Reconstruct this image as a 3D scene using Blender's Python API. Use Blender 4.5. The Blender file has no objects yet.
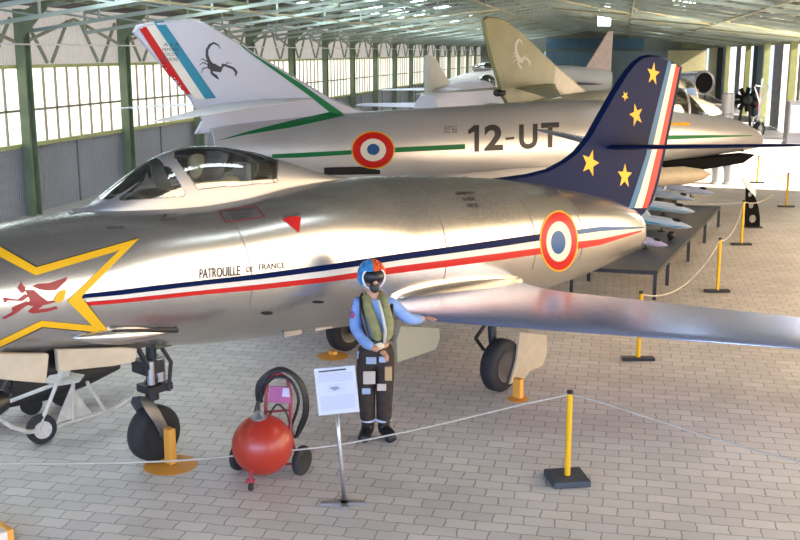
import bpy, bmesh, math, random
from mathutils import Vector, Matrix
from mathutils.bvhtree import BVHTree
from mathutils.geometry import tessellate_polygon
random.seed(7)
S = bpy.context.scene
COL = S.collection
PI = math.pi
# ------------------------------------------------------------------ camera
FPX, HC, YAW = 1045.0, 3.75, math.radians(11.9)
TH = math.atan(218 / FPX)
FWD = Vector((-math.sin(YAW) * math.cos(TH), math.cos(YAW) * math.cos(TH), -math.sin(TH)))
RGT = Vector((math.cos(YAW), math.sin(YAW), 0))
UPV = RGT.cross(FWD)
CP = Vector((0, 0, HC))
cd = bpy.data.cameras.new('camera'); cam = bpy.data.objects.new('camera', cd); COL.objects.link(cam)
cd.sensor_width = 36; cd.lens = 36 * FPX / 800; cd.clip_end = 400
cam.location = CP
cam.rotation_euler = Matrix((RGT, UPV, -FWD)).transposed().to_euler()
S.camera = cam

def ray(x, y): return FWD * FPX + RGT * (x - 400) + UPV * (270 - y)
def at_z(x, y, z=0.0):
    r = ray(x, y); return CP + r * ((z - HC) / r.z)
def at_plane(x, y, p, n):
    r = ray(x, y); return CP + r * ((p - CP).dot(n) / r.dot(n))
def to_px(p):
    d = p - CP; w = d.dot(FWD)
    return 400 + FPX * d.dot(RGT) / w, 270 - FPX * d.dot(UPV) / w

# ------------------------------------------------------------------ materials
MATS = {}
def mat(name, col, rough=0.5, metal=0.0, emit=None, es=0.0, var=0.0, vscale=4.0, bump=0.0, bscale=20.0, coat=0.0, spec=None, vcol=None):
    if name in MATS: return MATS[name]
    m = bpy.data.materials.new(name); m.use_nodes = True
    nt = m.node_tree; b = nt.nodes['Principled BSDF']
    b.inputs['Base Color'].default_value = (*col, 1); b.inputs['Roughness'].default_value = rough
    b.inputs['Metallic'].default_value = metal
    if coat: b.inputs['Coat Weight'].default_value = coat; b.inputs['Coat Roughness'].default_value = .08
    if spec is not None: b.inputs['Specular IOR Level'].default_value = spec
    if emit: b.inputs['Emission Color'].default_value = (*emit, 1); b.inputs['Emission Strength'].default_value = es
    tc = nt.nodes.new('ShaderNodeTexCoord')
    if var:
        n = nt.nodes.new('ShaderNodeTexNoise'); n.inputs['Scale'].default_value = vscale; n.inputs['Detail'].default_value = 4
        nt.links.new(tc.outputs['Object'], n.inputs['Vector'])
        r = nt.nodes.new('ShaderNodeMix'); r.data_type = 'RGBA'
        c2 = vcol or tuple(max(0, c * (1 - var)) for c in col)
        r.inputs[6].default_value = (*col, 1); r.inputs[7].default_value = (*c2, 1)
        mp = nt.nodes.new('ShaderNodeMapRange'); mp.inputs[1].default_value = .38; mp.inputs[2].default_value = .62
        nt.links.new(n.outputs['Fac'], mp.inputs[0]); nt.links.new(mp.outputs[0], r.inputs[0])
        nt.links.new(r.outputs[2], b.inputs['Base Color'])
    if bump:
        n2 = nt.nodes.new('ShaderNodeTexNoise'); n2.inputs['Scale'].default_value = bscale; n2.inputs['Detail'].default_value = 3
        nt.links.new(tc.outputs['Object'], n2.inputs['Vector'])
        bp = nt.nodes.new('ShaderNodeBump'); bp.inputs['Strength'].default_value = bump; bp.inputs['Distance'].default_value = .02
        nt.links.new(n2.outputs['Fac'], bp.inputs['Height']); nt.links.new(bp.outputs['Normal'], b.inputs['Normal'])
    MATS[name] = m
    return m

def corrugated(name, col, axis='Y', scale=40.0, dark=0.75, metal=0.0, rough=.55, emit=0.0, rot=None):
    m = mat(name, col, rough, metal, col if emit else None, emit, bump=0)
    nt = m.node_tree; b = nt.nodes['Principled BSDF']
    tc = nt.nodes['Texture Coordinate']
    w = nt.nodes.new('ShaderNodeTexWave'); w.bands_direction = axis; w.inputs['Scale'].default_value = scale
    w.inputs['Distortion'].default_value = .15
    nt.links.new(tc.outputs['Object'], w.inputs['Vector'])
    mx = nt.nodes.new('ShaderNodeMix'); mx.data_type = 'RGBA'
    n = nt.nodes.new('ShaderNodeTexNoise'); n.inputs['Scale'].default_value = 1.6
    nt.links.new(tc.outputs['Object'], n.inputs['Vector'])
    mx.inputs[6].default_value = (*col, 1); mx.inputs[7].default_value = (*[c * dark for c in col], 1)
    nt.links.new(n.outputs['Fac'], mx.inputs[0])
    nt.links.new(mx.outputs[2], b.inputs['Base Color'])
    bp = nt.nodes.new('ShaderNodeBump'); bp.inputs['Strength'].default_value = 1; bp.inputs['Distance'].default_value = .10
    nt.links.new(w.outputs['Fac'], bp.inputs['Height']); nt.links.new(bp.outputs['Normal'], b.inputs['Normal'])
    return m

def glass(name, tint=(1, 1, 1), refl=.12):
    if name in MATS: return MATS[name]
    m = bpy.data.materials.new(name); m.use_nodes = True; nt = m.node_tree; nt.nodes.clear()
    o = nt.nodes.new('ShaderNodeOutputMaterial'); t = nt.nodes.new('ShaderNodeBsdfTransparent'); g = nt.nodes.new('ShaderNodeBsdfGlossy')
    t.inputs[0].default_value = (*tint, 1); g.inputs['Roughness'].default_value = .06
    g.inputs[0].default_value = (1, 1, 1, 1)
    f = nt.nodes.new('ShaderNodeLayerWeight'); f.inputs[0].default_value = .35
    a = nt.nodes.new('ShaderNodeMath'); a.operation = 'MULTIPLY_ADD'; a.inputs[1].default_value = .8; a.inputs[2].default_value = refl
    nt.links.new(f.outputs['Fresnel'], a.inputs[0])
    x = nt.nodes.new('ShaderNodeMixShader'); nt.links.new(a.outputs[0], x.inputs[0])
    nt.links.new(t.outputs[0], x.inputs[1]); nt.links.new(g.outputs[0], x.inputs[2]); nt.links.new(x.outputs[0], o.inputs[0])
    MATS[name] = m
    return m

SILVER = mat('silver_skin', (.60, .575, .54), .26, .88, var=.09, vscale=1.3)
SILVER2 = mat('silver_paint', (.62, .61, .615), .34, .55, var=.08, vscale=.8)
SILVERW = mat('silver_wing', (.50, .58, .92), .27, .8, var=.06, vscale=1.0)  # blue of the roof's reflection is put into the wing's base colour
WHITE = mat('white_paint', (.78, .78, .80), .4)
CREAM = mat('cream_paint', (.50, .42, .30), .45, var=.12, vscale=6)
GREYP = mat('grey_paint', (.40, .42, .44), .5)
DARK = mat('dark_metal', (.025, .026, .028), .45, .4)
BLACK = mat('black_paint', (.012, .012, .014), .4)
RUBBER = mat('tyre_rubber', (.018, .018, .02), .75)
STEEL = mat('bare_steel', (.45, .45, .46), .35, .9)
NAVY = mat('navy_paint', (.004, .011, .055), .35, spec=.02)
BLUE = mat('blue_paint', (.015, .12, .28), .45, spec=.2)
ROUNDB = mat('roundel_blue', (.015, .085, .24), .45, spec=.2)
RED = mat('red_paint', (.50, .012, .010), .45, spec=.2)
WPAINT = mat('white_marking', (.68, .64, .56), .45, spec=.2)
YEL = mat('yellow_paint', (.76, .42, .015), .45, spec=.2)
GREEN = mat('green_paint', (.01, .16, .05), .45, spec=.2)
TEAL = mat('teal_paint', (.03, .22, .32), .45, spec=.2)
OLIVE = mat('olive_paint', (.30, .28, .13), .5, var=.14, vscale=2)
DOLIVE = mat('dark_olive_paint', (.06, .075, .045), .5, var=.3, vscale=8)
STRUCT = mat('green_steel_paint', (.19, .25, .15), .5, var=.2, vscale=2)
STRUCTY = mat('yellow_green_steel', (.50, .52, .22), .5, var=.15, vscale=2)
MINT = mat('mint_steel_paint', (.40, .48, .42), .5, var=.2, vscale=1.5)
MINTD = mat('mustard_steel_paint', (.40, .38, .24), .5, var=.2, vscale=1.5)

# ------------------------------------------------------------------ mesh builder
class MB:
    def __init__(s): s.v = []; s.f = []; s.smooth = False
    def add(s, vs, fs):
        b = len(s.v); s.v += [Vector(v) for v in vs]; s.f += [tuple(i + b for i in f) for f in fs]; return s
    def box(s, c, d, M=None):
        c = Vector(c); h = Vector(d) / 2
        vs = [Vector((x * h.x, y * h.y, z * h.z)) for z in (-1, 1) for y in (-1, 1) for x in (-1, 1)]
        if M is not None: vs = [M @ v for v in vs]
        return s.add([c + v for v in vs], [(0, 2, 3, 1), (4, 5, 7, 6), (0, 1, 5, 4), (2, 6, 7, 3), (0, 4, 6, 2), (1, 3, 7, 5)])
    def bar(s, a, b, w, h=None, up=(0, 0, 1)):
        a = Vector(a); b = Vector(b); h = h or w; d = (b - a).normalized(); up = Vector(up)
        if abs(d.dot(up)) > .98: up = Vector((0, 1, 0)) if abs(d.y) < .9 else Vector((1, 0, 0))
        x = d.cross(up).normalized(); y = x.cross(d)
        vs = [p + x * (i * w / 2) + y * (j * h / 2) for p in (a, b) for i, j in ((-1, -1), (1, -1), (1, 1), (-1, 1))]
        return s.add(vs, [(0, 3, 2, 1), (4, 5, 6, 7), (0, 1, 5, 4), (1, 2, 6, 5), (2, 3, 7, 6), (3, 0, 4, 7)])
    def loft(s, rings, caps=True, closed=True):
        n = len(rings[0]); vs = [v for r in rings for v in r]; fs = []
        m = n if closed else n - 1
        for i in range(len(rings) - 1):
            for j in range(m):
                k = (j + 1) % n
                fs.append((i * n + j, i * n + k, (i + 1) * n + k, (i + 1) * n + j))
        if caps and closed:
            fs.append(tuple(range(n))[::-1]); fs.append(tuple((len(rings) - 1) * n + j for j in range(n)))
        return s.add(vs, fs)
    def tube(s, pts, r, seg=10, caps=True):
        pts = [Vector(p) for p in pts]; rs = r if isinstance(r, (list, tuple)) else [r] * len(pts)
        rings = []; px = None
        for i, p in enumerate(pts):
            d = (pts[min(i + 1, len(pts) - 1)] - pts[max(i - 1, 0)]).normalized()
            if px is None: px = d.orthogonal().normalized()
            px = (px - d * px.dot(d)).normalized(); py = d.cross(px)
            rings.append([p + px * (rs[i] * math.cos(a)) + py * (rs[i] * math.sin(a)) for a in [2 * PI * k / seg for k in range(seg)]])
        return s.loft(rings, caps)
    def lathe(s, prof, c=(0, 0, 0), axis=(0, 0, 1), seg=28, caps=True):
        c = Vector(c); d = Vector(axis).normalized(); x = d.orthogonal().normalized(); y = d.cross(x)
        rings = [[c + d * h + (x * math.cos(a) + y * math.sin(a)) * max(r, 1e-4) for a in [2 * PI * k / seg for k in range(seg)]] for r, h in prof]
        return s.loft(rings, caps)
    def sphere(s, c, r, seg=24, sc=(1, 1, 1)):
        c = Vector(c); rings = []
        for i in range(seg // 2 + 1):
            a = PI * i / (seg // 2); rr = max(math.sin(a), 1e-3)
            rings.append([c + Vector((rr * math.cos(t) * sc[0], rr * math.sin(t) * sc[1], -math.cos(a) * sc[2])) * r for t in [2 * PI * k / seg for k in range(seg)]])
        return s.loft(rings)
    def plate(s, poly, t):
        """closed outline thickened by the vector t (centred)"""
        t = Vector(t); n = len(poly); P = [Vector(p) for p in poly]
        tri = tessellate_polygon([P])
        vs = [p - t / 2 for p in P] + [p + t / 2 for p in P]
        fs = [tuple(i[::-1]) for i in tri] + [tuple(k + n for k in i) for i in tri]
        fs += [(i, (i + 1) % n, (i + 1) % n + n, i + n) for i in range(n)]
        return s.add(vs, fs)
    def torus(s, c, R, r, axis=(0, 0, 1), seg=28, rs=10):
        c = Vector(c); d = Vector(axis).normalized(); x = d.orthogonal().normalized(); y = d.cross(x)
        vs = []; fs = []
        for i in range(seg):
            a = 2 * PI * i / seg; o = x * math.cos(a) + y * math.sin(a)
            for j in range(rs):
                b = 2 * PI * j / rs; vs.append(c + o * (R + r * math.cos(b)) + d * (r * math.sin(b)))
        for i in range(seg):
            for j in range(rs):
                fs.append((i * rs + j, ((i + 1) % seg) * rs + j, ((i + 1) % seg) * rs + (j + 1) % rs, i * rs + (j + 1) % rs))
        return s.add(vs, fs)
    def build(s, name, m, parent=None, smooth=None, label=None, bevel=0, subsurf=0, kind=None):
        me = bpy.data.meshes.new(name); me.from_pydata([tuple(v) for v in s.v], [], s.f)
        bm = bmesh.new(); bm.from_mesh(me); bmesh.ops.recalc_face_normals(bm, faces=bm.faces); bm.to_mesh(me); bm.free()
        me.materials.append(m)
        if smooth:
            for p in me.polygons: p.use_smooth = True
            if smooth is not True:
                bm = bmesh.new(); bm.from_mesh(me)
                for e in bm.edges:
                    if len(e.link_faces) == 2 and e.calc_face_angle(0) > math.radians(smooth): e.smooth = False
                bm.to_mesh(me); bm.free()
        o = bpy.data.objects.new(name, me); COL.objects.link(o)
        if parent is not None: o.parent = parent
        if bevel:
            b = o.modifiers.new('b', 'BEVEL'); b.width = bevel; b.segments = 2; b.limit_method = 'ANGLE'
        if subsurf:
            q = o.modifiers.new('s', 'SUBSURF'); q.levels = subsurf; q.render_levels = subsurf
        if label: o['label'] = label
        if kind: o['kind'] = kind
        return o

def root(name, label, cat, loc=(0, 0, 0), ang=0.0, group=None):
    o = bpy.data.objects.new(name, None); COL.objects.link(o); o.empty_display_size = .2
    o.location = loc; o.rotation_euler = (0, 0, ang); o['label'] = label; o['category'] = cat
    if group: o['group'] = group
    bpy.context.view_layer.update()
    return o
def tag(o, label, cat, group=None):
    o['label'] = label; o['category'] = cat
    if group: o['group'] = group
    return o
def W(o): return Matrix.Translation(o.location) @ o.rotation_euler.to_matrix().to_4x4()
def hermite(S_, P_, x):
    n = len(S_)
    m = [(P_[min(i + 1, n - 1)] - P_[max(i - 1, 0)]) / (S_[min(i + 1, n - 1)] - S_[max(i - 1, 0)]) for i in range(n)]
    k = 0
    while k < n - 2 and x > S_[k + 1]: k += 1
    h = S_[k + 1] - S_[k]; t = (x - S_[k]) / h
    return (2 * t**3 - 3 * t**2 + 1) * P_[k] + (t**3 - 2 * t**2 + t) * h * m[k] + (-2 * t**3 + 3 * t**2) * P_[k + 1] + (t**3 - t**2) * h * m[k + 1]

# ------------------------------------------------------------------ markings laid on a surface
def surf(objs):
    vs = []; fs = []
    for o in objs:
        M = W(o.parent) if o.parent else Matrix(); b = len(vs)
        vs += [M @ v.co for v in o.data.vertices]; fs += [tuple(i + b for i in p.vertices) for p in o.data.polygons]
    return BVHTree.FromPolygons(vs, fs)
def smooth_tris(pts2, tris, lim=6.0):
    """split long edges so the marking can follow the curve of the skin"""
    bm = bmesh.new(); vs = [bm.verts.new((p[0], p[1], 0)) for p in pts2]
    for t in tris:
        try: bm.faces.new([vs[i] for i in t])
        except ValueError: pass
    for _ in range(9):
        es = [e for e in bm.edges if e.calc_length() > lim]
        if not es: break
        bmesh.ops.subdivide_edges(bm, edges=es, cuts=1); bmesh.ops.triangulate(bm, faces=bm.faces)
    bm.verts.index_update()
    P = [(v.co.x, v.co.y) for v in bm.verts]; F = [tuple(v.index for v in f.verts) for f in bm.faces]; bm.free()
    return P, F
def lay(name, P, F, bvh, m, parent, off=.004, label=None):
    inv = W(parent).inverted(); out = []
    for x, y in P:
        d = ray(x, y).normalized(); h = bvh.ray_cast(CP, d)
        if h[0] is None: out.append(None); continue
        n = h[1] if h[1].dot(d) < 0 else -h[1]
        out.append(inv @ (h[0] + n * off))
    idx = {}; vs = []; fs = []
    for f in F:
        if any(out[i] is None for i in f): continue
        q = [out[i] for i in f]
        if max((q[0] - q[1]).length, (q[1] - q[2]).length, (q[2] - q[0]).length) > 1.2: continue
        g = []
        for i in f:
            if i not in idx: idx[i] = len(vs); vs.append(out[i])
            g.append(idx[i])
        fs.append(tuple(g))
    b = MB(); b.v = vs; b.f = fs
    me = bpy.data.meshes.new(name); me.from_pydata([tuple(v) for v in vs], [], fs); me.materials.append(m)
    for p in me.polygons: p.use_smooth = True
    o = bpy.data.objects.new(name, me); COL.objects.link(o); o.parent = parent
    if label: o['label'] = label
    return o
def decal(name, loops, bvh, m, parent, off=.004, label=None, lim=6.0):
    """loops: one outline, or an outline followed by its holes"""
    if not isinstance(loops[0][0], (tuple, list)): loops = [loops]
    vl = [[Vector((p[0], p[1], 0)) for p in l] for l in loops]
    P, F = smooth_tris([p for l in loops for p in l], tessellate_polygon(vl), lim)
    return lay(name, P, F, bvh, m, parent, off, label)
def decals(name, polys, bvh, m, parent, off=.004, label=None):
    P = []; F = []
    for l in polys:
        p, f = smooth_tris(l, tessellate_polygon([[Vector((a[0], a[1], 0)) for a in l]])); b = len(P)
        P += p; F += [tuple(i + b for i in t) for t in f]
    return lay(name, P, F, bvh, m, parent, off, label)
def text_tris(txt, bold=0.0):
    c = bpy.data.curves.new('t', 'FONT'); c.body = txt; c.size = 1; c.offset = bold; c.resolution_u = 4
    o = bpy.data.objects.new('t', c); COL.objects.link(o); dg = bpy.context.evaluated_depsgraph_get()
    me = o.evaluated_get(dg).to_mesh(); me.calc_loop_triangles()
    V = [(v.co.x, v.co.y) for v in me.vertices]; F = [tuple(t.vertices) for t in me.loop_triangles]
    o.evaluated_get(dg).to_mesh_clear(); bpy.data.objects.remove(o); bpy.data.curves.remove(c)
    x0 = min(v[0] for v in V); x1 = max(v[0] for v in V); y0 = min(v[1] for v in V); y1 = max(v[1] for v in V)
    return [((v[0] - x0) / (x1 - x0), (v[1] - y0) / (y1 - y0)) for v in V], F
def lettering(name, txt, quad, bvh, m, parent, off=.005, bold=0.0, label=None):
    """quad: top-left, top-right, bottom-right, bottom-left"""
    V, F = text_tris(txt, bold); a, b, c, d = quad
    P = []
    for u, v in V:
        v = 1 - v
        P.append(tuple((a[k] * (1 - u) + b[k] * u) * (1 - v) + (d[k] * (1 - u) + c[k] * u) * v for k in (0, 1)))
    P, F = smooth_tris(P, F, 7)
    return lay(name, P, F, bvh, m, parent, off, label)
def ell(cx, cy, rx, ry, n=32): return [(cx + rx * math.cos(2 * PI * i / n), cy + ry * math.sin(2 * PI * i / n)) for i in range(n)]
def star5(cx, cy, rx, ry, rot=0, q=.42):
    r = []
    for i in range(10):
        a = -PI / 2 + rot + i * PI / 5; k = 1 if i % 2 == 0 else q
        r.append((cx + rx * k * math.cos(a), cy + ry * k * math.sin(a)))
    return r
def band(top, bot): return list(top) + list(bot)[::-1]

# ================================================================== THE HANGAR
XL, XR, Y0, Y1 = -13.6, 7.4, -7.0, 102.0
XRIDGE = (XL + XR) / 2
ZE, ZR = 4.55, 6.02
BAY = 5.0
TN = lambda n: 22.0 + BAY * n
def struct(b, name, m, parent=None, smooth=None): return b.build(name, m, parent, smooth, kind='structure')

# paved floor
def paver_mat():
    m = mat('concrete_pavers', (.33, .31, .30), .55, var=.0)
    nt = m.node_tree; b = nt.nodes['Principled BSDF']; tc = nt.nodes['Texture Coordinate']
    dn = nt.nodes.new('ShaderNodeTexNoise'); dn.inputs['Scale'].default_value = 9; nt.links.new(tc.outputs['Object'], dn.inputs['Vector'])
    va = nt.nodes.new('ShaderNodeVectorMath'); va.operation = 'MULTIPLY_ADD'; va.inputs[1].default_value = (.045, .045, 0)
    nt.links.new(dn.outputs['Color'], va.inputs[0]); nt.links.new(tc.outputs['Object'], va.inputs[2])
    br = nt.nodes.new('ShaderNodeTexBrick'); br.inputs['Scale'].default_value = 1
    br.inputs['Brick Width'].default_value = .25; br.inputs['Row Height'].default_value = .165; br.inputs['Mortar Size'].default_value = .007
    br.inputs['Mortar Smooth'].default_value = .3; br.inputs['Bias'].default_value = .1
    br.inputs['Color1'].default_value = (.72, .66, .61, 1); br.inputs['Color2'].default_value = (.61, .56, .52, 1); br.inputs['Mortar'].default_value = (.34, .31, .29, 1)
    nt.links.new(va.outputs[0], br.inputs['Vector'])
    n = nt.nodes.new('ShaderNodeTexNoise'); n.inputs['Scale'].default_value = .55; n.inputs['Detail'].default_value = 6; nt.links.new(tc.outputs['Object'], n.inputs['Vector'])
    mp = nt.nodes.new('ShaderNodeMapRange'); mp.inputs[1].default_value = .3; mp.inputs[2].default_value = .7; mp.inputs[3].default_value = .82; mp.inputs[4].default_value = 1.12
    nt.links.new(n.outputs['Fac'], mp.inputs[0])
    mx = nt.nodes.new('ShaderNodeVectorMath'); mx.operation = 'SCALE'
    nt.links.new(br.outputs['Color'], mx.inputs[0]); nt.links.new(mp.outputs[0], mx.inputs['Scale']); nt.links.new(mx.outputs[0], b.inputs['Base Color'])
    bp = nt.nodes.new('ShaderNodeBump'); bp.inputs['Strength'].default_value = .35; bp.inputs['Distance'].default_value = .01; bp.invert = True
    nt.links.new(br.outputs['Fac'], bp.inputs['Height']); nt.links.new(bp.outputs['Normal'], b.inputs['Normal'])
    b.inputs['Roughness'].default_value = .48
    return m
struct(MB().box(((XL + XR) / 2, (Y0 + Y1) / 2, -.1), (XR - XL + 1, Y1 - Y0, .2)), 'floor', paver_mat())
struct(MB().box((30, 45, -.13), (44, 120, .2)), 'ground_outside', mat('sunlit_concrete', (.55, .50, .42), .8, var=.15))

# left wall: sheets under and over the window band
SHEET = corrugated('corrugated_sheet', (.62, .61, .66), 'Y', 4.0, .82, .2)
SHEETU = corrugated('translucent_sheet', (.60, .56, .52), 'Y', 4.0, .7, emit=.55)
struct(MB().box((XL - .03, (Y0 + Y1) / 2, .80), (.06, Y1 - Y0, 1.6)), 'wall_left', SHEET)
struct(MB().box((XL - .03, (Y0 + Y1) / 2, 4.15), (.06, Y1 - Y0, 1.5)), 'wall_left_upper', SHEETU)
PANE = mat('daylit_glazing', (.9, .9, .85), .4, emit=(1.0, .93, .80), es=.98)
k = 0
for n in range(-5, 16):
    a, b_ = TN(n), TN(n + 1)
    if b_ < Y0 + .5: continue
    a = max(a, Y0)
    k += 1
    p = struct(MB().box((XL - .04, (a + b_) / 2, 2.5), (.03, b_ - a, 1.8)), 'window_%d' % k, PANE)
    g = MB()
    nb = 9
    for i in range(1, nb): g.box((XL, a + (b_ - a) * i / nb, 2.5), (.05, .035, 1.8))
    g.box((XL, (a + b_) / 2, 2.42), (.05, b_ - a, .05))
    struct(g, 'window_mullion', mat('window_bars', (.30, .29, .22), .6), p)
    r = MB(); r.box((XL + .03, (a + b_) / 2, 1.62), (.12, b_ - a, .09)); r.box((XL + .03, (a + b_) / 2, 3.42), (.12, b_ - a, .08))
    struct(r, 'window_rail', STRUCTY, p)
    r = MB(); r.box((XL + .01, (a + b_) / 2, .8), (.03, .04, 1.6)); struct(r, 'sheet_joint', mat('joint_grey', (.16, .16, .15), .6), p)
for n in range(-5, 17):
    y = TN(n) + (0.15 if n == 16 else 0)
    if n == 16: continue
    c = MB(); x = XL + .2
    c.box((x, y - .13, 2.35), (.22, .03, 4.7)); c.box((x, y + .13, 2.35), (.22, .03, 4.7)); c.box((x, y, 2.35), (.03, .25, 4.7))
    c.plate([(x + .1, y - .15, 4.65), (x + .75, y - .15, 4.85), (x + .75, y - .15, 4.7), (x + .1, y - .15, 4.05)], (0, .05, 0))
    if y > Y0 + .3: struct(c, 'steel_column', STRUCT)
    if n < 15 and y > Y0:
        w = MB()
        for i in range(2):
            ya = y + BAY * (i + .5) / 2
            w.bar((XL + .12, ya - .95, 4.5), (XL + .12, ya - .1, 3.5), .06); w.bar((XL + .12, ya + .95, 4.5), (XL + .12, ya + .1, 3.5), .06)
        w.bar((XL + .14, y + .1, 3.95), (XL + .14, y + BAY / 2, 4.55), .06); w.bar((XL + .14, y + BAY - .1, 3.95), (XL + .14, y + BAY / 2, 4.55), .06)
        struct(w, 'wall_bracing', mat('bracing_paint', (.30, .32, .24), .6))
struct(MB().bar((XL + .45, Y0, 3.92), (XL + .45, Y1, 3.92), .035), 'wall_pipe', WHITE)

# roof
ROOF = corrugated('roof_sheet', (.17, .165, .16), 'Y', 3.0, .6)
def slope_pt(x, dz=0):
    return ZE + .25 + (ZR - ZE) * (1 - abs(x - XRIDGE) / ((XR - XL) / 2)) + dz
rf = MB(); x0, xr, x1 = XL - .3, XRIDGE, XR + .3
for (xa, xb) in ((x0, xr), (xr, x1)):
    za, zb = slope_pt(xa), slope_pt(xb)
    rf.add([(xa, Y0, za), (xb, Y0, zb), (xb, Y1, zb), (xa, Y1, za), (xa, Y0, za + .1), (xb, Y0, zb + .1), (xb, Y1, zb + .1), (xa, Y1, za + .1)],
           [(0, 1, 2, 3), (7, 6, 5, 4), (0, 4, 5, 1), (2, 6, 7, 3), (1, 5, 6, 2), (3, 7, 4, 0)])
struct(rf, 'ceiling', ROOF)
SKY = mat('roof_glazing', (.8, .9, .9), .4, emit=(.80, .93, 1.0), es=8.0)
for n in range(-5, 16):
    for (xa, xb, o) in ((-10.2, -9.0, .6), (-8.5, -7.4, 2.4), (1.6, 2.4, 2.1)):
        if xa > -2 and n % 3: continue
        y = TN(n) + o
        if y < Y0 + .5: continue
        k += 1
        za, zb = slope_pt(xa, -.03), slope_pt(xb, -.03); b = MB()
        b.add([(xa, y, za), (xb, y, zb), (xb, y + 1.9, zb), (xa, y + 1.9, za), (xa, y, za + .02), (xb, y, zb + .02), (xb, y + 1.9, zb + .02), (xa, y + 1.9, za + .02)],
              [(0, 1, 2, 3), (7, 6, 5, 4), (0, 4, 5, 1), (2, 6, 7, 3), (1, 5, 6, 2), (3, 7, 4, 0)])
        struct(b, 'window_%d' % k, SKY)
# trusses: a pitched lower chord, an upper chord under the sheets, posts and diagonals between
def truss(y, m):
    b = MB(); N = 12
    lo = []; up = []
    for i in range(N + 1):
        x = XL + .3 + (XR - XL - .6) * i / N
        lo.append(Vector((x, y, slope_pt(x, -.62)))); up.append(Vector((x, y, slope_pt(x, -.12))))
    b.bar(lo[0], lo[N // 2], .07, .08); b.bar(lo[N // 2], lo[N], .07, .08)
    b.bar(up[0], up[N // 2], .07, .08); b.bar(up[N // 2], up[N], .07, .08)
    for i in range(N + 1):
        b.bar(lo[i], up[i], .05)
        if i < N:
            if i < N // 2: b.bar(up[i], lo[i + 1], .045)
            else: b.bar(lo[i], up[i + 1], .045)
    struct(b, 'roof_truss', m)
for n in range(-5, 16):
    for h in (0, .5):
        if n < 14 or h == 0:
            if TN(n + h) > Y0: truss(TN(n + h) + .25, MINT)
for x in (-12.2, -10.8, -9.4, -7.9, -6.5, -4.9, -3.1, -1.4, .2, 1.7, 3.2, 4.7, 6.1):
    struct(MB().bar((x, Y0, slope_pt(x, -.1)), (x, Y1 - .1, slope_pt(x, -.1)), .07, .12), 'roof_purlin', STRUCT if x < -3 else MINTD)
for x in (-9.4, -4.9, .2, 3.2):
    struct(MB().bar((x, Y0, slope_pt(x, -.63)), (x, Y1 - .1, slope_pt(x, -.63)), .05), 'roof_tie', MINTD)
for n in range(3, 14, 2):      # wind bracing in the plane of the lower chords
    b = MB()
    for xa, xb in ((-9.4, -4.9), (-3.1, .2), (.2, 3.2), (3.2, 6.8)):
        b.bar((xa, TN(n), slope_pt(xa, -.64)), (xb, TN(n + 1), slope_pt(xb, -.64)), .05)
        b.bar((xb, TN(n + 1), slope_pt(xb, -.67)), (xa, TN(n + 2), slope_pt(xa, -.67)), .05)
    struct(b, 'roof_bracing', MINTD)

# end wall with blue sliding door
EW = corrugated('end_wall_sheet', (.40, .42, .34), 'X', 5, .7)
struct(MB().box(((XL + XR) / 2, Y1 + .1, 3.2), (XR - XL, .2, 6.4)), 'wall_back', EW)
BLUED = corrugated('blue_door_sheet', (.16, .27, .36), 'X', 3, .8)
d1 = struct(MB().box((-7.5, Y1 - .08, 1.9), (10.5, .12, 3.8)), 'door_1', BLUED)
struct(MB().box((-2.3, Y1 - .10, 1.9), (.16, .16, 3.8)), 'door_post', mat('post_white', (.75, .8, .8), .5), d1)
struct(MB().box((-7.4, Y1 - .18, 1.9), (.16, .16, 3.8)), 'door_post', MATS['post_white'], d1)
d2 = struct(MB().box((1.2, Y1 - .08, 1.9), (6.4, .12, 3.8)), 'door_2', corrugated('grey_blue_sheet', (.33, .40, .42), 'X', 3, .8))
struct(MB().box((-2.8, Y1 - .05, 4.5), (9.0, .1, 1.0)), 'wall_back_header', corrugated('header_sheet', (.10, .22, .33), 'X', 3, .8))
struct(MB().box((5.6, Y1 - .1, 2.2), (3.4, .1, 3.4)), 'wall_back_panel', mat('yellow_lit_sheet', (.78, .70, .40), .6, var=.1))
struct(MB().box((6.0, Y1 - 6, 4.35), (2.4, .3, .6)), 'trim_1', STRUCTY)

# right wall: unseen glowing panels added near, open bay mid, columns and curtains far off
WR = corrugated('right_wall_sheet', (.48, .46, .40), 'Y', 5, .8)
GLOWW = mat('sunlit_translucent_door', (.9, .85, .75), .5, emit=(1.0, .74, .47), es=5.6)
GLOWN = mat('daylit_translucent_door', (.9, .88, .85), .5, emit=(1.0, .93, .84), es=4.0)
for i in range(9):
    k += 1
    p = struct(MB().box((XR + .1, -1.5 + 3 * i, 2.1), (.06, 2.96, 4.0)), 'window_%d' % k, GLOWW if i > 3 else GLOWN)  # added out of view to light the near jet and floor
    struct(MB().box((XR + .04, -1.5 + 3 * i + 1.5, 2.1), (.08, .12, 4.1)), 'window_frame', STRUCTY, p)
for (a, b_) in ((Y0, -3), (24, 30), (48.2, 49)):
    struct(MB().box((XR + .1, (a + b_) / 2, 2.35), (.15, b_ - a, 4.7)), 'wall_right', WR)
struct(MB().box((XR + .1, (Y0 + Y1) / 2, 4.55), (.2, Y1 - Y0, .9)), 'wall_right_header', mat('header_paint', (.42, .42, .26), .6, var=.2))
for y, m in ((49.4, STRUCTY), (58.5, STRUCTY), (67, STRUCTY), (80, STRUCTY)):
    struct(MB().box((XR - .15, y, 2.35), (.3, .55, 4.7)), 'door_column', m)
b = MB(); b.box((XR - .35, 59.2, 1.2), (.02, .5, .9))
struct(b, 'trim_2', RED)
CUR = mat('dark_curtain', (.05, .05, .055), .8, var=.3); WPA = mat('bright_translucent_door', (.8, .8, .78), .5, emit=(1, .97, .92), es=1.0)
GRYC = mat('grey_curtain', (.34, .33, .36), .7, var=.2)
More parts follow.
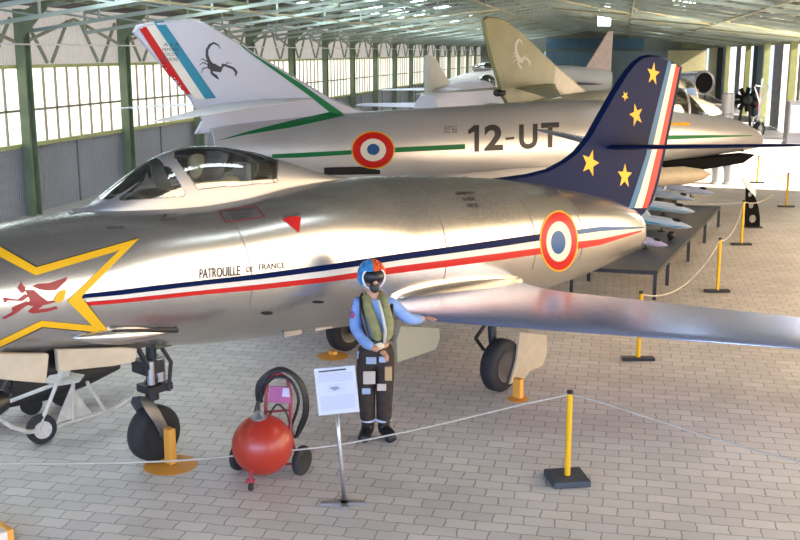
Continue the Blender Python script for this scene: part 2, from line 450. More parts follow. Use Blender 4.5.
for y0_, y1_, m, nm in ((49.8, 54, WPA, 'door_3'), (54, 57.2, GRYC, 'door_4'), (60.0, 64.0, BLUED, 'door_5'), (64.0, 66.6, CUR, 'door_6'), (68, 73, WPA, 'door_7'), (73, 76, GRYC, 'door_8'),
                    (76, 79.7, WPA, 'door_9'), (81, 86, GRYC, 'door_10'), (86, 91.5, CUR, 'door_11'), (91.5, 101, mat('cream_wall_sheet', (.78, .70, .46), .6), 'door_12')):
    b = MB()
    N = max(3, int((y1_ - y0_) * 2)); pts = []
    for i in range(N + 1): pts.append((XR + .05 + (.1 if i % 2 else 0), y0_ + (y1_ - y0_) * i / N, 0))
    b.add([Vector(p) + Vector((0, 0, z)) for z in (0.02, 4.1) for p in pts] + [Vector(p) + Vector((.06, 0, z)) for z in (0.02, 4.1) for p in pts],
          [(i, i + 1, i + N + 2, i + N + 1) for i in range(N)] + [(2 * N + 2 + i, 3 * N + 3 + i, 3 * N + 4 + i, 2 * N + 3 + i) for i in range(N)])
    struct(b, nm, m)

# ================================================================== FOREGROUND JET
a1 = root('jet_fighter', 'large silver jet with tricolour side stripes and navy starred tail, nearest the camera', 'aircraft', (-2.277, 11.855, 0), math.radians(-119.8))
A1 = W(a1); A1I = A1.inverted(); A1U = (A1.to_3x3() @ Vector((1, 0, 0))); A1V = (A1.to_3x3() @ Vector((0, 1, 0))); A1O = A1.translation.copy()
def L1(x, y, l=0.0):
    """pixel -> point of the plane at distance l beside the jet's centre plane, in the jet's own axes"""
    return A1I @ at_plane(x, y, A1O + A1V * l, A1V)
FS = [-4.86, -4.2, -3.3, -2.2, -1, 0.5, 2, 3.2, 4.2, 5.2, 6.2]
FZ = [1.093, 1.171, 1.239, 1.337, 1.434, 1.567, 1.664, 1.70, 1.81, 1.86, 1.88]
FR = [.344, .476, .609, .737, .805, .821, .773, .675, .621, .53, .42]
def sq(a):     # squarer shoulders beside the canopy
    t = (a - 1.0) / 3.6
    return 1 - (.38 * math.sin(PI * t) ** .8 if 0 < t < 1 else 0)
def deck(a, l):
    e = sq(a); r = hermite(FS, FR, a); c = min(1, (abs(l) / (.97 * r)) ** (1 / e))
    return hermite(FS, FZ, a) + r * max(0, 1 - c * c) ** (e / 2)
def pw(x, e): return math.copysign(abs(x) ** e, x)
def fus(a, seg=72):
    z, r = hermite(FS, FZ, a), hermite(FS, FR, a)
    return [Vector((a, .97 * r * (pw(math.cos(t), sq(a)) if math.sin(t) > 0 else math.cos(t)), z + r * (pw(math.sin(t), sq(a)) if math.sin(t) > 0 else math.sin(t)))) for t in [2 * PI * k / seg for k in range(seg)]]
b = MB(); st = [FS[0] + (6.4 - FS[0]) * i / 110 for i in range(111)]
rings = [fus(a) for a in st]
def scale_ring(r, k, dx):
    c = sum(r, Vector()) / len(r); return [c + (p - c) * k + Vector((dx, 0, 0)) for p in r]
b.loft([scale_ring(rings[0], .80, .7), scale_ring(rings[0], .84, .0), scale_ring(rings[0], .93, -.03)] + rings + [scale_ring(rings[-1], .90, .06), scale_ring(rings[-1], .78, 0), scale_ring(rings[-1], .6, -.9)])
fuselage = b.build('fuselage', SILVER, a1, smooth=60)
MB().lathe([(.27, .05), (.27, .1)], (FS[0] + .6, 0, 1.12), (1, 0, 0)).build('exhaust', BLACK, a1)
MB().lathe([(.25, 0), (.25, .05)], (5.52, 0, 1.87), (1, 0, 0)).build('intake', BLACK, a1)

def wing_mb(sgn, secs):
    """secs: (l, a_leading, a_trailing, z_leading, z_trailing, thickness)"""
    b = MB(); rings = []
    N = 14
    for (l, al, at, zl, zt, th) in secs:
        up = []; dn = []
        for i in range(N + 1):
            s = (1 - math.cos(PI * i / N)) / 2
            y = 2.6 * (.2969 * math.sqrt(s) - .126 * s - .3516 * s * s + .2843 * s**3 - .1015 * s**4) / .6 * .5
            x = al + (at - al) * s; z = zl + (zt - zl) * s
            up.append(Vector((x, sgn * l, z + y * th * 1.9))); dn.append(Vector((x, sgn * l, z - y * th * 1.2)))
        rings.append(up + dn[1:-1][::-1])
    if len(secs) > 2: pass
    return b.loft(rings)
SEC = [(.30, 1.45, -1.1, 1.15, 1.02, .28), (.75, 1.45, -1.05, 1.14, 1.02, .25), (1.0, 1.47, -1.0, 1.13, 1.01, .20), (1.37, 1.40, -.98, 1.12, 1.01, .17), (2.4, .76, -1.42, 1.08, .97, .14), (4.36, -.47, -2.25, 1.0, .89, .10), (5.3, -1.1, -2.7, .97, .86, .07), (5.55, -1.5, -2.8, .96, .85, .02)]
wings = []
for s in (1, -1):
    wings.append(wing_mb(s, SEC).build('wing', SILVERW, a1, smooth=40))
# root fillet blending the wing skin into the belly side
for wi, s in enumerate((1, -1)):
    wb = BVHTree.FromPolygons([v.co for v in wings[wi].data.vertices], [tuple(p.vertices) for p in wings[wi].data.polygons])
    def wz(a, l):
        h = wb.ray_cast(Vector((a, s * l, 3)), Vector((0, 0, -1)))[0]
        return h.z if h else None
    rings = []
    for i in range(31):
        t = i / 30; a = 1.40 - 2.50 * t
        k = max(0.0, math.sin(PI * min(1, t * 1.0))) ** (.55 if t < .5 else .95)
        zc, r = hermite(FS, FZ, a), hermite(FS, FR, a)
        side = lambda z: .97 * math.sqrt(max(.01, r * r - (z - zc) ** 2))
        lo = 0; lw = side(1.15) + .36 * k * (.5 + .5 * t)
        zw = wz(a, lw) or (1.04 + .03 * (a + 1) if a < 0 else 1.14)
        zf = min(zc, zw + .01 + .14 * k)
        P0 = Vector((a, side(zf) - .004, zf)); P1 = Vector((a, side(zw + .03) + .03, zw + .02)); P2 = Vector((a, lw, zw - .004))
        pts = [P0 * (1 - u)**2 + P1 * 2 * u * (1 - u) + P2 * u * u for u in [j / 10 for j in range(11)]]
        pts += [Vector((a, lw - .03, zw - .05)), Vector((a, side(zw) * .8, zw - .05)), Vector((a, side(zf) * .8, zf))]
        rings.append([Vector((p.x, s * p.y, p.z)) for p in pts])
    MB().loft(rings).build('wing_root_fillet', SILVER, a1, smooth=50)

# fin with rounded tip, built in the centre plane
fin_px = [(470, 181), (500, 177.5), (525, 174), (545, 169), (562, 160), (575, 150), (587, 135), (600, 112), (612, 91), (624, 72), (633, 61), (640, 56), (648, 54.5), (658, 55.5), (668, 59), (680, 66),
          (672, 108), (664, 148), (657, 180), (650, 203), (640, 216), (600, 206), (560, 196), (520, 187)]
fin = [L1(x, y) for x, y in fin_px]
def fin_mesh(poly, half):
    """outline with thickness that thins to the edges"""
    b = MB(); n = len(poly); P = [Vector(p) for p in poly]; c = sum(P, Vector()) / n
    inner = []
    for i in range(n):
        e1 = (P[(i + 1) % n] - P[i]).normalized(); e0 = (P[i] - P[i - 1]).normalized(); t = (e0 + e1).normalized()
        nr = Vector((-t.z, 0, t.x))
        inner.append(nr)
    area_ = sum(P[i].x * P[(i + 1) % n].z - P[(i + 1) % n].x * P[i].z for i in range(n))
    sg = 1 if area_ > 0 else -1
    ins = [P[i] + inner[i] * sg * .035 for i in range(n)]
    tri = tessellate_polygon([[Vector((p.x, p.z, 0)) for p in ins]])
    Y = Vector((0, half, 0))
    vs = P + [p + Y for p in ins] + [p - Y for p in ins]
    fs = [(i, (i + 1) % n, (i + 1) % n + n, i + n) for i in range(n)] + [(i, i + 2 * n, (i + 1) % n + 2 * n, (i + 1) % n) for i in range(n)]
    fs += [tuple(k + n for k in t) for t in tri] + [tuple(k + 2 * n for k in t[::-1]) for t in tri]
    return b.add(vs, fs)
tail_fin = fin_mesh(fin, .055).build('tail_fin', NAVY, a1, smooth=20)
# tailplanes, half way up the fin
for s in (1, -1):
    rings = []
    sec = [(.0, -4.05, -5.35, 2.40, 2.32, .12), (.12, -4.12, -5.35, 2.40, 2.32, .11), (1.2, -4.90, -5.75, 2.43, 2.37, .09), (2.1, -5.50, -6.05, 2.46, 2.42, .06), (2.3, -5.78, -6.12, 2.46, 2.43, .02)]
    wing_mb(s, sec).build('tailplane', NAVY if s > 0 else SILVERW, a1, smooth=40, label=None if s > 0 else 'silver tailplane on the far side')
rb = surf([tail_fin])
def fx(y, xs):  # x of a rudder band edge at height y
    for (ya, xa), (yb, xb) in zip(xs, xs[1:]):
        if y <= yb: return xa + (xb - xa) * (y - ya) / (yb - ya)
    return xs[-1][1]
EB = [(57, 668.5), (63.6, 667.3), (140, 648.4), (153, 646.5), (191, 634.2), (212, 627)]
EW_ = [(57, 672.8), (63.6, 671.5), (140, 654), (153, 651), (191, 640), (212, 633)]
ER = [(57, 678), (63.6, 676), (140, 660), (153, 656), (191, 647), (212, 641)]
EE = [(57, 684), (66, 680.2), (148, 663.6), (180, 656.5), (203, 649.5), (212, 646)]
ys = [58 + i * 6 for i in range(26)]
decal('rudder_band', band([(fx(y, EB), y) for y in ys], [(fx(y, EW_), y) for y in ys]), rb, BLUE, a1, label='blue rudder band')
decal('rudder_band', band([(fx(y, EW_), y) for y in ys], [(fx(y, ER), y) for y in ys]), rb, WPAINT, a1, label='cream rudder band')
decal('rudder_band', band([(fx(y, ER), y) for y in ys], [(fx(y, EE) - .4, y) for y in ys]), rb, RED, a1, label='red rudder band')
for (x, y, rx, ry, ro, q) in ((653, 74, 6.5, 12, .15, .4), (625, 96, 3.5, 5.5, -.5, .4), (636, 115, 7, 12, -.25, .4), (590, 163, 9, 14, .3, .42), (624.5, 176, 7.5, 13, .05, .4)):
    decal('star', star5(x, y, rx, ry, ro, q), rb, YEL, a1, lim=8, label='yellow star on the navy fin')

# side markings
fb = surf([fuselage])
navy = band([(83, 294.2), (120, 290), (160, 285), (200, 280.6), (260, 273.8), (325, 265), (360, 259.6), (400, 253.6), (450, 246.6), (500, 239.5), (545, 233)],
            [(79.5, 298.5), (120, 294.8), (160, 290), (200, 285.3), (260, 279), (325, 270.6), (360, 266), (400, 260), (450, 253.4), (500, 246.6), (545, 239.8)])
white = band([(80, 299), (120, 295), (160, 290.2), (200, 285.5), (260, 279.2), (325, 270.8), (400, 260.2), (450, 253.6), (500, 246.8), (545, 240)],
             [(77, 302.5), (120, 299), (160, 294.6), (200, 290.5), (260, 284.2), (325, 277), (400, 265.8), (450, 259.5), (500, 253), (545, 247)])
red = band([(80, 302.6), (120, 299.2), (160, 294.8), (200, 290.6), (260, 284.4), (325, 277.2), (400, 266), (450, 259.7), (500, 253.2), (545, 247.2)],
           [(85, 306), (120, 303), (160, 299), (200, 294.8), (260, 289.6), (325, 282.2), (400, 272.8), (450, 266.5), (500, 260), (545, 253.4)])
decal('side_stripe', navy, fb, NAVY, a1, label='navy side stripe'); decal('side_stripe', white, fb, WPAINT, a1, label='white side stripe'); decal('side_stripe', red, fb, RED, a1, label='red side stripe')
decal('side_stripe', [(572, 230.2), (600, 226.7), (643, 227), (643, 228.2), (600, 231.5), (573, 235)], fb, ROUNDB, a1, label='blue stripe tip by the exhaust')
decal('side_stripe', [(572, 235.2), (600, 231.7), (643, 228.4), (642, 230), (600, 239), (573, 242)], fb, WPAINT, a1, label='white stripe tip by the exhaust')
decal('side_stripe', [(573, 242.2), (600, 239.2), (642, 230), (641, 232), (600, 245), (574, 249.5)], fb, RED, a1, label='red stripe tip by the exhaust')
O_ = .006
decal('roundel', ell(558.5, 241, 19.3, 30.5), fb, YEL, a1, O_, label='yellow roundel edge')
decal('roundel', ell(558.5, 241, 18, 28.8), fb, RED, a1, O_ + .002, label='red roundel ring')
decal('roundel', ell(558.2, 241.5, 12.5, 20), fb, WPAINT, a1, O_ + .004, label='white roundel ring')
decal('roundel', ell(557.5, 242.3, 7.3, 11.5), fb, ROUNDB, a1, O_ + .006, label='blue roundel centre')
so_ = [(-2, 246), (36, 267.5), (139, 238.5), (81, 297), (110, 333), (42, 326.5), (-2, 347.5), (-40, 372), (-34, 322), (-92, 282), (-34, 275), (-26, 232)]
si_ = [(-2, 256), (35.5, 275.5), (119, 250.5), (67, 300.8), (92, 325.3), (41, 320.5), (-2, 341), (-32, 357), (-26, 318), (-72, 284), (-26, 280), (-20, 247)]
decal('nose_star', [[(x + (1 if x > 30 else 0), y + (-1.2 if y < 300 else 1.2)) for x, y in so_], so_[::-1]], fb, BLACK, a1, .004, label='thin black star edge')
decal('nose_star', [so_, si_[::-1]], fb, YEL, a1, .005, label='yellow star outline')
MAR = mat('maroon_paint', (.30, .02, .02), .4)
q4 = lambda pts: [(x / 4, 230 + y / 4) for x, y in pts]
decals('emblem', [q4([(130, 225), (150, 215), (200, 212), (270, 188), (262, 205), (225, 240), (190, 243), (160, 238)]),
                  q4([(70, 232), (76, 222), (84, 206), (92, 222), (102, 228), (98, 250), (84, 252)]),
                  q4([(100, 240), (135, 240), (160, 262), (190, 285), (220, 283), (216, 290), (175, 300), (140, 305), (105, 300), (120, 280)]),
                  q4([(10, 272), (22, 270), (70, 278), (100, 256), (120, 262), (88, 284), (30, 282), (18, 292)]),
                  q4([(105, 285), (130, 292), (100, 306), (60, 335), (20, 355), (8, 352), (50, 328), (48, 312), (70, 300)]),
                  q4([(140, 300), (175, 298), (150, 318), (200, 312), (225, 305), (230, 314), (190, 326), (130, 334), (112, 326)])], fb, MAR, a1, .005, label='dark red caped running figure')
decal('emblem', q4([(216, 275), (232, 248), (255, 238), (264, 242), (255, 275), (238, 290), (222, 288)]), fb, YEL, a1, .006, label='yellow flame beside the red figure')
INK = mat('ink', (.03, .03, .035), .5)
lettering('lettering', 'PATROUILLE', ((199.5, 269), (240, 265.5), (240, 275.2), (199.5, 278.8)), fb, INK, a1, bold=.012)
lettering('lettering', 'DE', ((246.5, 267), (253.5, 266.2), (253.5, 271.5), (246.5, 272.3)), fb, INK, a1)
lettering('lettering', 'FRANCE', ((259, 264.2), (285, 262.2), (285, 267.6), (259, 270.2)), fb, INK, a1)
for t, q in (('HERMANO', ((455, 192), (473, 191.4), (474, 194.6), (456, 195.2))), ('GUIRA', ((462, 197.6), (474, 197.2), (475, 200.6), (463, 201))), ('NEVE', ((467, 204), (477.5, 203.6), (478.5, 207.2), (468, 207.6)))):
    lettering('lettering', t, q, fb, INK, a1, bold=.01)
fr = [(217.5, 210.5), (256, 205.5), (265, 217), (226, 223)]; fi = [(219, 211.4), (255.4, 206.7), (263.2, 216.4), (226.6, 221.8)]
decal('warning_panel', [fr, fi[::-1]], fb, mat('dark_red_line', (.25, .03, .04), .5), a1, .004)
for i in range(3):
    yy = 211.5 + i * 3.6; xx = 224 + i * 2.2
    lettering('lettering', ('ATTENTION VERRIERE', 'NE PAS TOUCHER', 'LARGABLE')[i], ((xx, yy), (xx + 31 - i * 5, yy - 3.6), (xx + 31 - i * 5, yy - 1.8), (xx, yy + 1.8)), fb, INK, a1)
decal('warning_triangle', [(282, 219), (292, 216), (301, 217), (299, 233)], fb, RED, a1, .004)
lettering('lettering', 'DANGER', ((283, 216), (299, 213), (299.5, 215), (284, 218)), fb, INK, a1)
for t, q in (('RESERVOIR', ((107, 226.5), (124, 226.5), (124, 229), (107, 229.5))), ('PRISE', ((161, 218.5), (176, 218.5), (176, 220.5), (161, 220.8)))):
    lettering('lettering', t, q, fb, INK, a1)
decal('fuel_cap', ell(165, 216, 1.6, 1.4, 12), fb, INK, a1)
PL = mat('panel_line', (.20, .19, .18), .5)
def line(name, pts, w_=.5, parent=a1, bv=None):
    up = [(x, y - w_) for x, y in pts]; dn = [(x, y + w_) for x, y in pts]
    if abs(pts[0][0] - pts[-1][0]) < abs(pts[0][1] - pts[-1][1]): up = [(x - w_, y) for x, y in pts]; dn = [(x + w_, y) for x, y in pts]
    decal(name, band(up, dn), bv or fb, PL, parent, .003)
def sec_line(a, t0, t1, w_=.35):
    z, r = hermite(FS, FZ, a), hermite(FS, FR, a)
    line('panel_seam', [to_px(A1 @ Vector((a, .97 * r * math.cos(t), z + r * math.sin(t)))) for t in [t0 + (t1 - t0) * i / 10 for i in range(11)]], w_)
for a in (.45, -1.3, -2.5, 3.1): sec_line(a, 1.15, -.35)
line('panel_seam', [(46, 224), (47, 229), (51, 232), (56, 232), (61, 229), (60, 222)], .35)

# cockpit canopy and windscreen
def Z1(x, y): p = L1(x, y); return p.x, p.z
CT = [Z1(*p) for p in ((70, 209), (90, 205.5), (110, 190), (132, 173), (152, 159.5), (166, 152.5), (184, 147.5), (205, 146), (230, 147.5), (255, 152.5), (280, 160), (305, 168), (330, 175.3), (348, 177.8))]
CT.sort(); cx_ = [p[0] for p in CT]; cz_ = [p[1] for p in CT]
CW = [(cx_[0], .03), (cx_[0] + .35, .17), (cx_[0] + .9, .32), (cx_[0] + 1.6, .41), (cx_[0] + 2.3, .43), (cx_[-1] - 1.0, .42), (cx_[-1] - .5, .36), (cx_[-1] - .15, .25), (cx_[-1], .14)]
BL = []
for x_, y_ in ((64, 212.5), (85, 211.5), (120, 211), (160, 209.5), (190, 207.5), (225, 203), (255, 197), (285, 189), (315, 183), (338, 179.5)):
    h_ = fb.ray_cast(CP, ray(x_, y_).normalized())[0]
    if h_ is not None: q_ = A1I @ h_; BL.append((q_.x, max(.03, q_.y)))
BL.sort(); print('canopy half widths', [(round(a, 2), round(b_, 2)) for a, b_ in BL])
print('BL', BL)
CW = [BL[0]] + [p for i, p in enumerate(BL) if i and p[0] - BL[i - 1][0] > .05]
cwx = [p[0] for p in CW]; cww = [p[1] for p in CW]
glass_polys = {'windscreen_pane': [(84, 196), (100, 181), (125, 167), (143, 160.5), (156, 158.8), (151, 167.5), (127, 183), (105, 198)],
               'quarter_pane': [(118.5, 198), (148, 175.5), (164, 165.3), (169, 165.6), (173, 171), (184.5, 192), (183, 196), (120, 200.5)],
               'canopy_pane': [(174.5, 157), (172, 130), (262, 128), (279, 150), (277, 182), (198, 188.5), (186, 172)]}
def inside(p, poly):
    x, y = p; r = False; n = len(poly)
    for i in range(n):
        x1, y1 = poly[i]; x2, y2 = poly[i - 1]
        if (y1 > y) != (y2 > y) and x < (x2 - x1) * (y - y1) / (y2 - y1) + x1: r = not r
    return r
NA, NT = 230, 150
grid = []
for i in range(NA + 1):
    a = cx_[0] + (cx_[-1] - cx_[0]) * i / NA; zt = hermite(cx_, cz_, a); w_ = hermite(cwx, cww, a)
    zc, r = hermite(FS, FZ, a), hermite(FS, FR, a)
    zb = deck(a, w_) - .015; hgt = max(.01, zt - zb)
    row = []
    for j in range(NT + 1):
        t = PI * j / NT; c_, s_ = math.cos(t), math.sin(t); ex = .86 if a > cx_[-1] - .9 else .92
        row.append(Vector((a, w_ * math.copysign(abs(c_) ** ex, c_), zb + hgt * s_ ** .95)))
    grid.append(row)
sets = {'canopy_frame': [], 'windscreen_pane': [], 'quarter_pane': [], 'canopy_pane': []}
A0C = L1(86, 208).x
for i in range(NA):
    for j in range(NT):
        q = (grid[i][j] + grid[i + 1][j + 1]) / 2; nm = 'canopy_frame'
        pp = to_px(A1 @ Vector((q.x, abs(q.y), q.z)))
        for g_ in ('quarter_pane', 'canopy_pane'):
            if inside(pp, glass_polys[g_]): nm = g_
        pr = to_px(A1 @ q)
        if nm == 'canopy_frame' and abs(q.y) < .21 and inside(to_px(A1 @ Vector((q.x, -abs(q.y) * 0, q.z))), [(84, 200), (100, 180), (125, 164), (156, 150), (156, 166), (128, 182), (104, 198)]):
            nm = 'windscreen_pane'
        sets[nm].append((i, j))
GL = glass('cockpit_glass', (.84, .87, .87), .17)
CANM = mat('canopy_frame_paint', (.36, .35, .34), .38, .6)
for nm, lst in sets.items():
    b = MB(); ix = {}
    for i, j in lst:
        f_ = []
        for (p, q) in ((i, j), (i + 1, j), (i + 1, j + 1), (i, j + 1)):
            if (p, q) not in ix: ix[(p, q)] = len(b.v); b.v.append(grid[p][q])
            f_.append(ix[(p, q)])
        b.f.append(tuple(f_))
    o = b.build(nm, CANM if nm == 'canopy_frame' else GL, a1, smooth=True)
    if nm == 'canopy_frame':
        s_ = o.modifiers.new('solid', 'SOLIDIFY'); s_.thickness = .02; s_.offset = -1
# cockpit tub, seat and headrest under the glass
b = MB(); rings = []
for i in range(20):
    a = cx_[-1] - .35 - 2.05 * i / 19; w_ = hermite(cwx, cww, a) * .98; zc, r = hermite(FS, FZ, a), hermite(FS, FR, a)
    rings.append([Vector((a, w_ * math.cos(t), deck(a, w_ * math.cos(t)) + .012)) for t in [PI * j / 12 for j in range(13)]])
b.loft(rings, closed=False).build('cockpit_tub', mat('cockpit_black', (.03, .03, .035), .7), a1)
hs = L1(258, 176); zt = hermite(cx_, cz_, hs.x)
b = MB(); b.lathe([(.13, -.05), (.17, 0), (.17, .06), (.13, .1)], (hs.x, 0, hs.z - .01), (1, .6, .15), 24).build('seat_headrest', BLACK, a1)
b = MB(); b.box((hs.x + .2, 0, hs.z - .02), (.08, .22, .34)); b.build('seat_back', mat('seat_grey', (.3, .32, .34), .6), a1, bevel=.03)
p = L1(228, 180); MB().sphere((p.x, .05, p.z - .03), .08, 16, (1.3, 1, .9)).build('seat_harness', mat('harness_tan', (.62, .52, .32), .7), a1)
p = L1(150, 192); MB().sphere((p.x, 0, p.z - .10), .20, 20, (1.5, .75, .7)).build('instrument_shroud', BLACK, a1)
# gun fairing blister under the nose
p0 = L1(73, 338, .45); p1 = L1(172, 332, .45)
b = MB(); b.tube([p0.lerp(p1, t) + Vector((0, .0, 0)) for t in [i / 12 for i in range(13)]], [.004 + .075 * math.sin(PI * i / 12) ** .7 for i in range(13)], 14)
b.build('gun_fairing', SILVER, a1, smooth=True)
MB().tube([p1 + Vector((-.02, .05, .02)), p0.lerp(p1, .35) + Vector((0, .06, .055))], [.022, .012], 8).build('gun_slot', BLACK, a1)
decal('access_hole', ell(267, 313, 6, 1.6, 16), fb, DARK, a1); decal('access_hole', ell(318, 302, 6, 1.2, 16), fb, DARK, a1)
for x, y in ((291, 333), (322, 327)):
    p = L1(x, y - 2, .35); MB().bar(p + Vector((.1, 0, -.01)), p + Vector((-.14, 0, -.02)), .02, .07).build('belly_scoop', STEEL, a1)

# landing gear
HUBG = mat('hub_grey', (.07, .07, .075), .45, .6)
def wheel(parent, c, r, w_, ax, name='wheel', hub=HUBG):
    t = MB(); t.lathe([(r * .62, -w_ / 2), (r * .9, -w_ / 2), (r, -w_ * .3), (r, w_ * .3), (r * .9, w_ / 2), (r * .62, w_ / 2)], c, ax, 36)
    o = t.build(name, RUBBER, parent, smooth=50)
    h = MB(); h.lathe([(r * .15, -w_ * .56), (r * .5, -w_ * .5), (r * .6, -w_ * .56), (r * .62, -w_ * .4), (r * .62, w_ * .4), (r * .6, w_ * .56), (r * .5, w_ * .5), (r * .15, w_ * .56)], c, ax, 24)
    h.build('hub', hub, o, smooth=40)
    return o
AX = (0, 1, 0)
wheel(a1, (0, 1.22, .315), .30, .17, AX, 'main_wheel'); wheel(a1, (0, -1.22, .315), .30, .17, AX, 'main_wheel')
for s in (1, -1):
    b = MB(); b.tube([(-.02, s * 1.12, .3), (-.05, s * 1.06, .62), (-.07, s * 1.03, 1.03)], [.035, .05, .06]); b.tube([(0, s * 1.05, .30), (0, s * 1.30, .30)], .04)
    b.tube([(-.05, s * 1.03, .8), (.5, s * .85, 1.04)], .03); b.bar((.02, s * 1.0, .45), (.18, s * 1.0, .62), .03); b.bar((.18, s * 1.0, .62), (-.02, s * 1.03, .8), .03)
    b.build('main_gear_leg', DARK, a1, smooth=40)
pd = [L1(519, 332, 1.33), L1(546, 335, 1.33), L1(546, 352, 1.33), L1(542, 365, 1.33), L1(529, 371, 1.33), L1(524, 378, 1.33), L1(509, 384, 1.33), L1(516, 360, 1.33)]
MB().plate(pd, (0, .025, 0)).build('gear_door', CREAM, a1)
MB().plate([Vector((p.x, -p.y, p.z)) for p in pd], (0, .025, 0)).build('gear_door', CREAM, a1)
pd = [L1(400, 326, .62), L1(438, 328, .62), L1(439, 338, .62), L1(435, 349, .62), L1(397, 362, .62), L1(396, 340, .62)]
MB().plate(pd, (0, .03, 0)).build('gear_bay_door', mat('door_olive_grey', (.42, .41, .30), .5), a1)
# nose gear: strut, fork, wheel
nx = 3.78
wheel(a1, (nx, .0, .27), .265, .15, (0, 1, .05), 'nose_wheel', RUBBER)
b = MB(); b.tube([(nx - .02, 0, 1.25), (nx - .0, 0, .75)], .05, 12); b.tube([(nx, 0, .78), (nx + .0, 0, .60)], .065, 12)
b.tube([(nx + .02, .1, .8), (nx + .22, .1, 1.2)], .025); b.tube([(nx - .1, .12, .68), (nx - .14, .12, .95), (nx - .03, .1, 1.15)], .02)
b.box((nx - .02, .02, .72), (.26, .2, .07)); b.box((nx + .03, 0, .93), (.2, .22, .12)); b.tube([(nx - .12, -.1, .98), (nx - .12, -.1, .72)], .035)
b.build('nose_gear_strut', DARK, a1, smooth=40)
MB().tube([(nx - .05, .05, 1.0), (nx - .05, .05, .78)], .06, 14).tube([(nx + .07, .1, 1.0), (nx + .07, .1, .78)], .035, 14).build('shock_absorber', STEEL, a1, smooth=40)
MB().box((nx - .05, .06, 1.18), (.2, .22, .14)).build('gear_bracket', DOLIVE, a1, bevel=.02)
for s in (1, -1):
    b = MB(); pts = [Vector((nx + .05, 0, .63)), Vector((nx + .10, s * .06, .62)), Vector((nx + .08, s * .105, .54)), Vector((nx + .0, s * .115, .38)), Vector((nx - .03, s * .115, .27))]
    rings = []
    for i, p in enumerate(pts):
        hw = (.07, .075, .085, .07, .04)[i]
        rings.append([p + Vector((hw, 0, hw * .4)), p + Vector((0, s * .016, 0)), p + Vector((-hw, 0, -hw * .4)), p + Vector((0, -s * .016, 0))])
    b.loft(rings); b.tube([(nx - .03, s * .09, .27), (nx - .03, s * .145, .27)], .035, 12)
    b.build('nose_gear_fork', mat('fork_grey', (.20, .19, .18), .4, .6), a1, smooth=60)
def slab(parent, p0, p1, dz, dy, nm, m):
    b = MB(); b.bar(p0, p1, dy, dz); return b.build(nm, m, parent, bevel=.02)
MB().plate([L1(55, 349, .36), L1(120, 347, .36), L1(136, 348, .36), L1(134, 361, .36), L1(112, 365.5, .36), L1(57, 371, .36)], (0, .05, 0)).build('nose_gear_door', CREAM, a1, bevel=.02)
p = [L1(-30, 352, .42), L1(48, 353, .42), L1(45, 383, .42), L1(20, 381, .42), L1(-30, 376, .42)]
MB().plate(p, (0, .06, 0)).build('intake_bay_door', CREAM, a1, bevel=.02)
MB().box((4.6, 0, 1.29), (1.3, .55, .18)).build('nose_gear_bay', BLACK, a1)
b = MB(); random.seed(3)
for i in range(14):
    q = Vector((5.0 + random.random() * .8, -.5 + random.random() * .4, .80 + random.random() * .3)); b.tube([q, q + Vector((random.uniform(-.2, .2), random.uniform(-.1, .1), random.uniform(-.15, .1))), q + Vector((random.uniform(-.3, .3), 0, .3))], .018, 6)
b.lathe([(.08, -.3), (.12, -.2), (.12, .3), (.08, .4)], (5.5, 0, .95), (1, 0, 0), 20)
b.build('starter_equipment', BLACK, a1, smooth=40)

# orange chocks and dish under the tyres
ORG = mat('orange_paint', (.80, .36, .05), .5)
def chock(c, label, h=.24, dish=.24):
    r = root('wheel_chock', label, 'wheel chock', c, math.radians(-119.8), 'orange supports at the jet wheels')
    if dish: MB().lathe([(dish, .0005), (dish, .002), (dish * .7, .004)], (0, 0, 0), (0, 0, 1), 28).build('dish', ORG, r, smooth=30)
    MB().box((0, 0, h / 2 + .02), (.07, .10, h)).build('post', ORG, r, bevel=.008)
    return r
cn = A1 @ Vector((nx - .02, .215, 0)); chock((cn.x, cn.y, 0), 'orange chock stand with round dish under the nose wheel of the silver jet', .34, .25)
cm = at_z(518, 399); chock((cm.x, cm.y, 0), 'small orange chock at the main wheel below the near wing', .22, .12)
cs = at_z(333, 356); chock((cs.x, cs.y, 0), 'orange chock dish at the far main wheel behind the pilot figure', .05, .2)

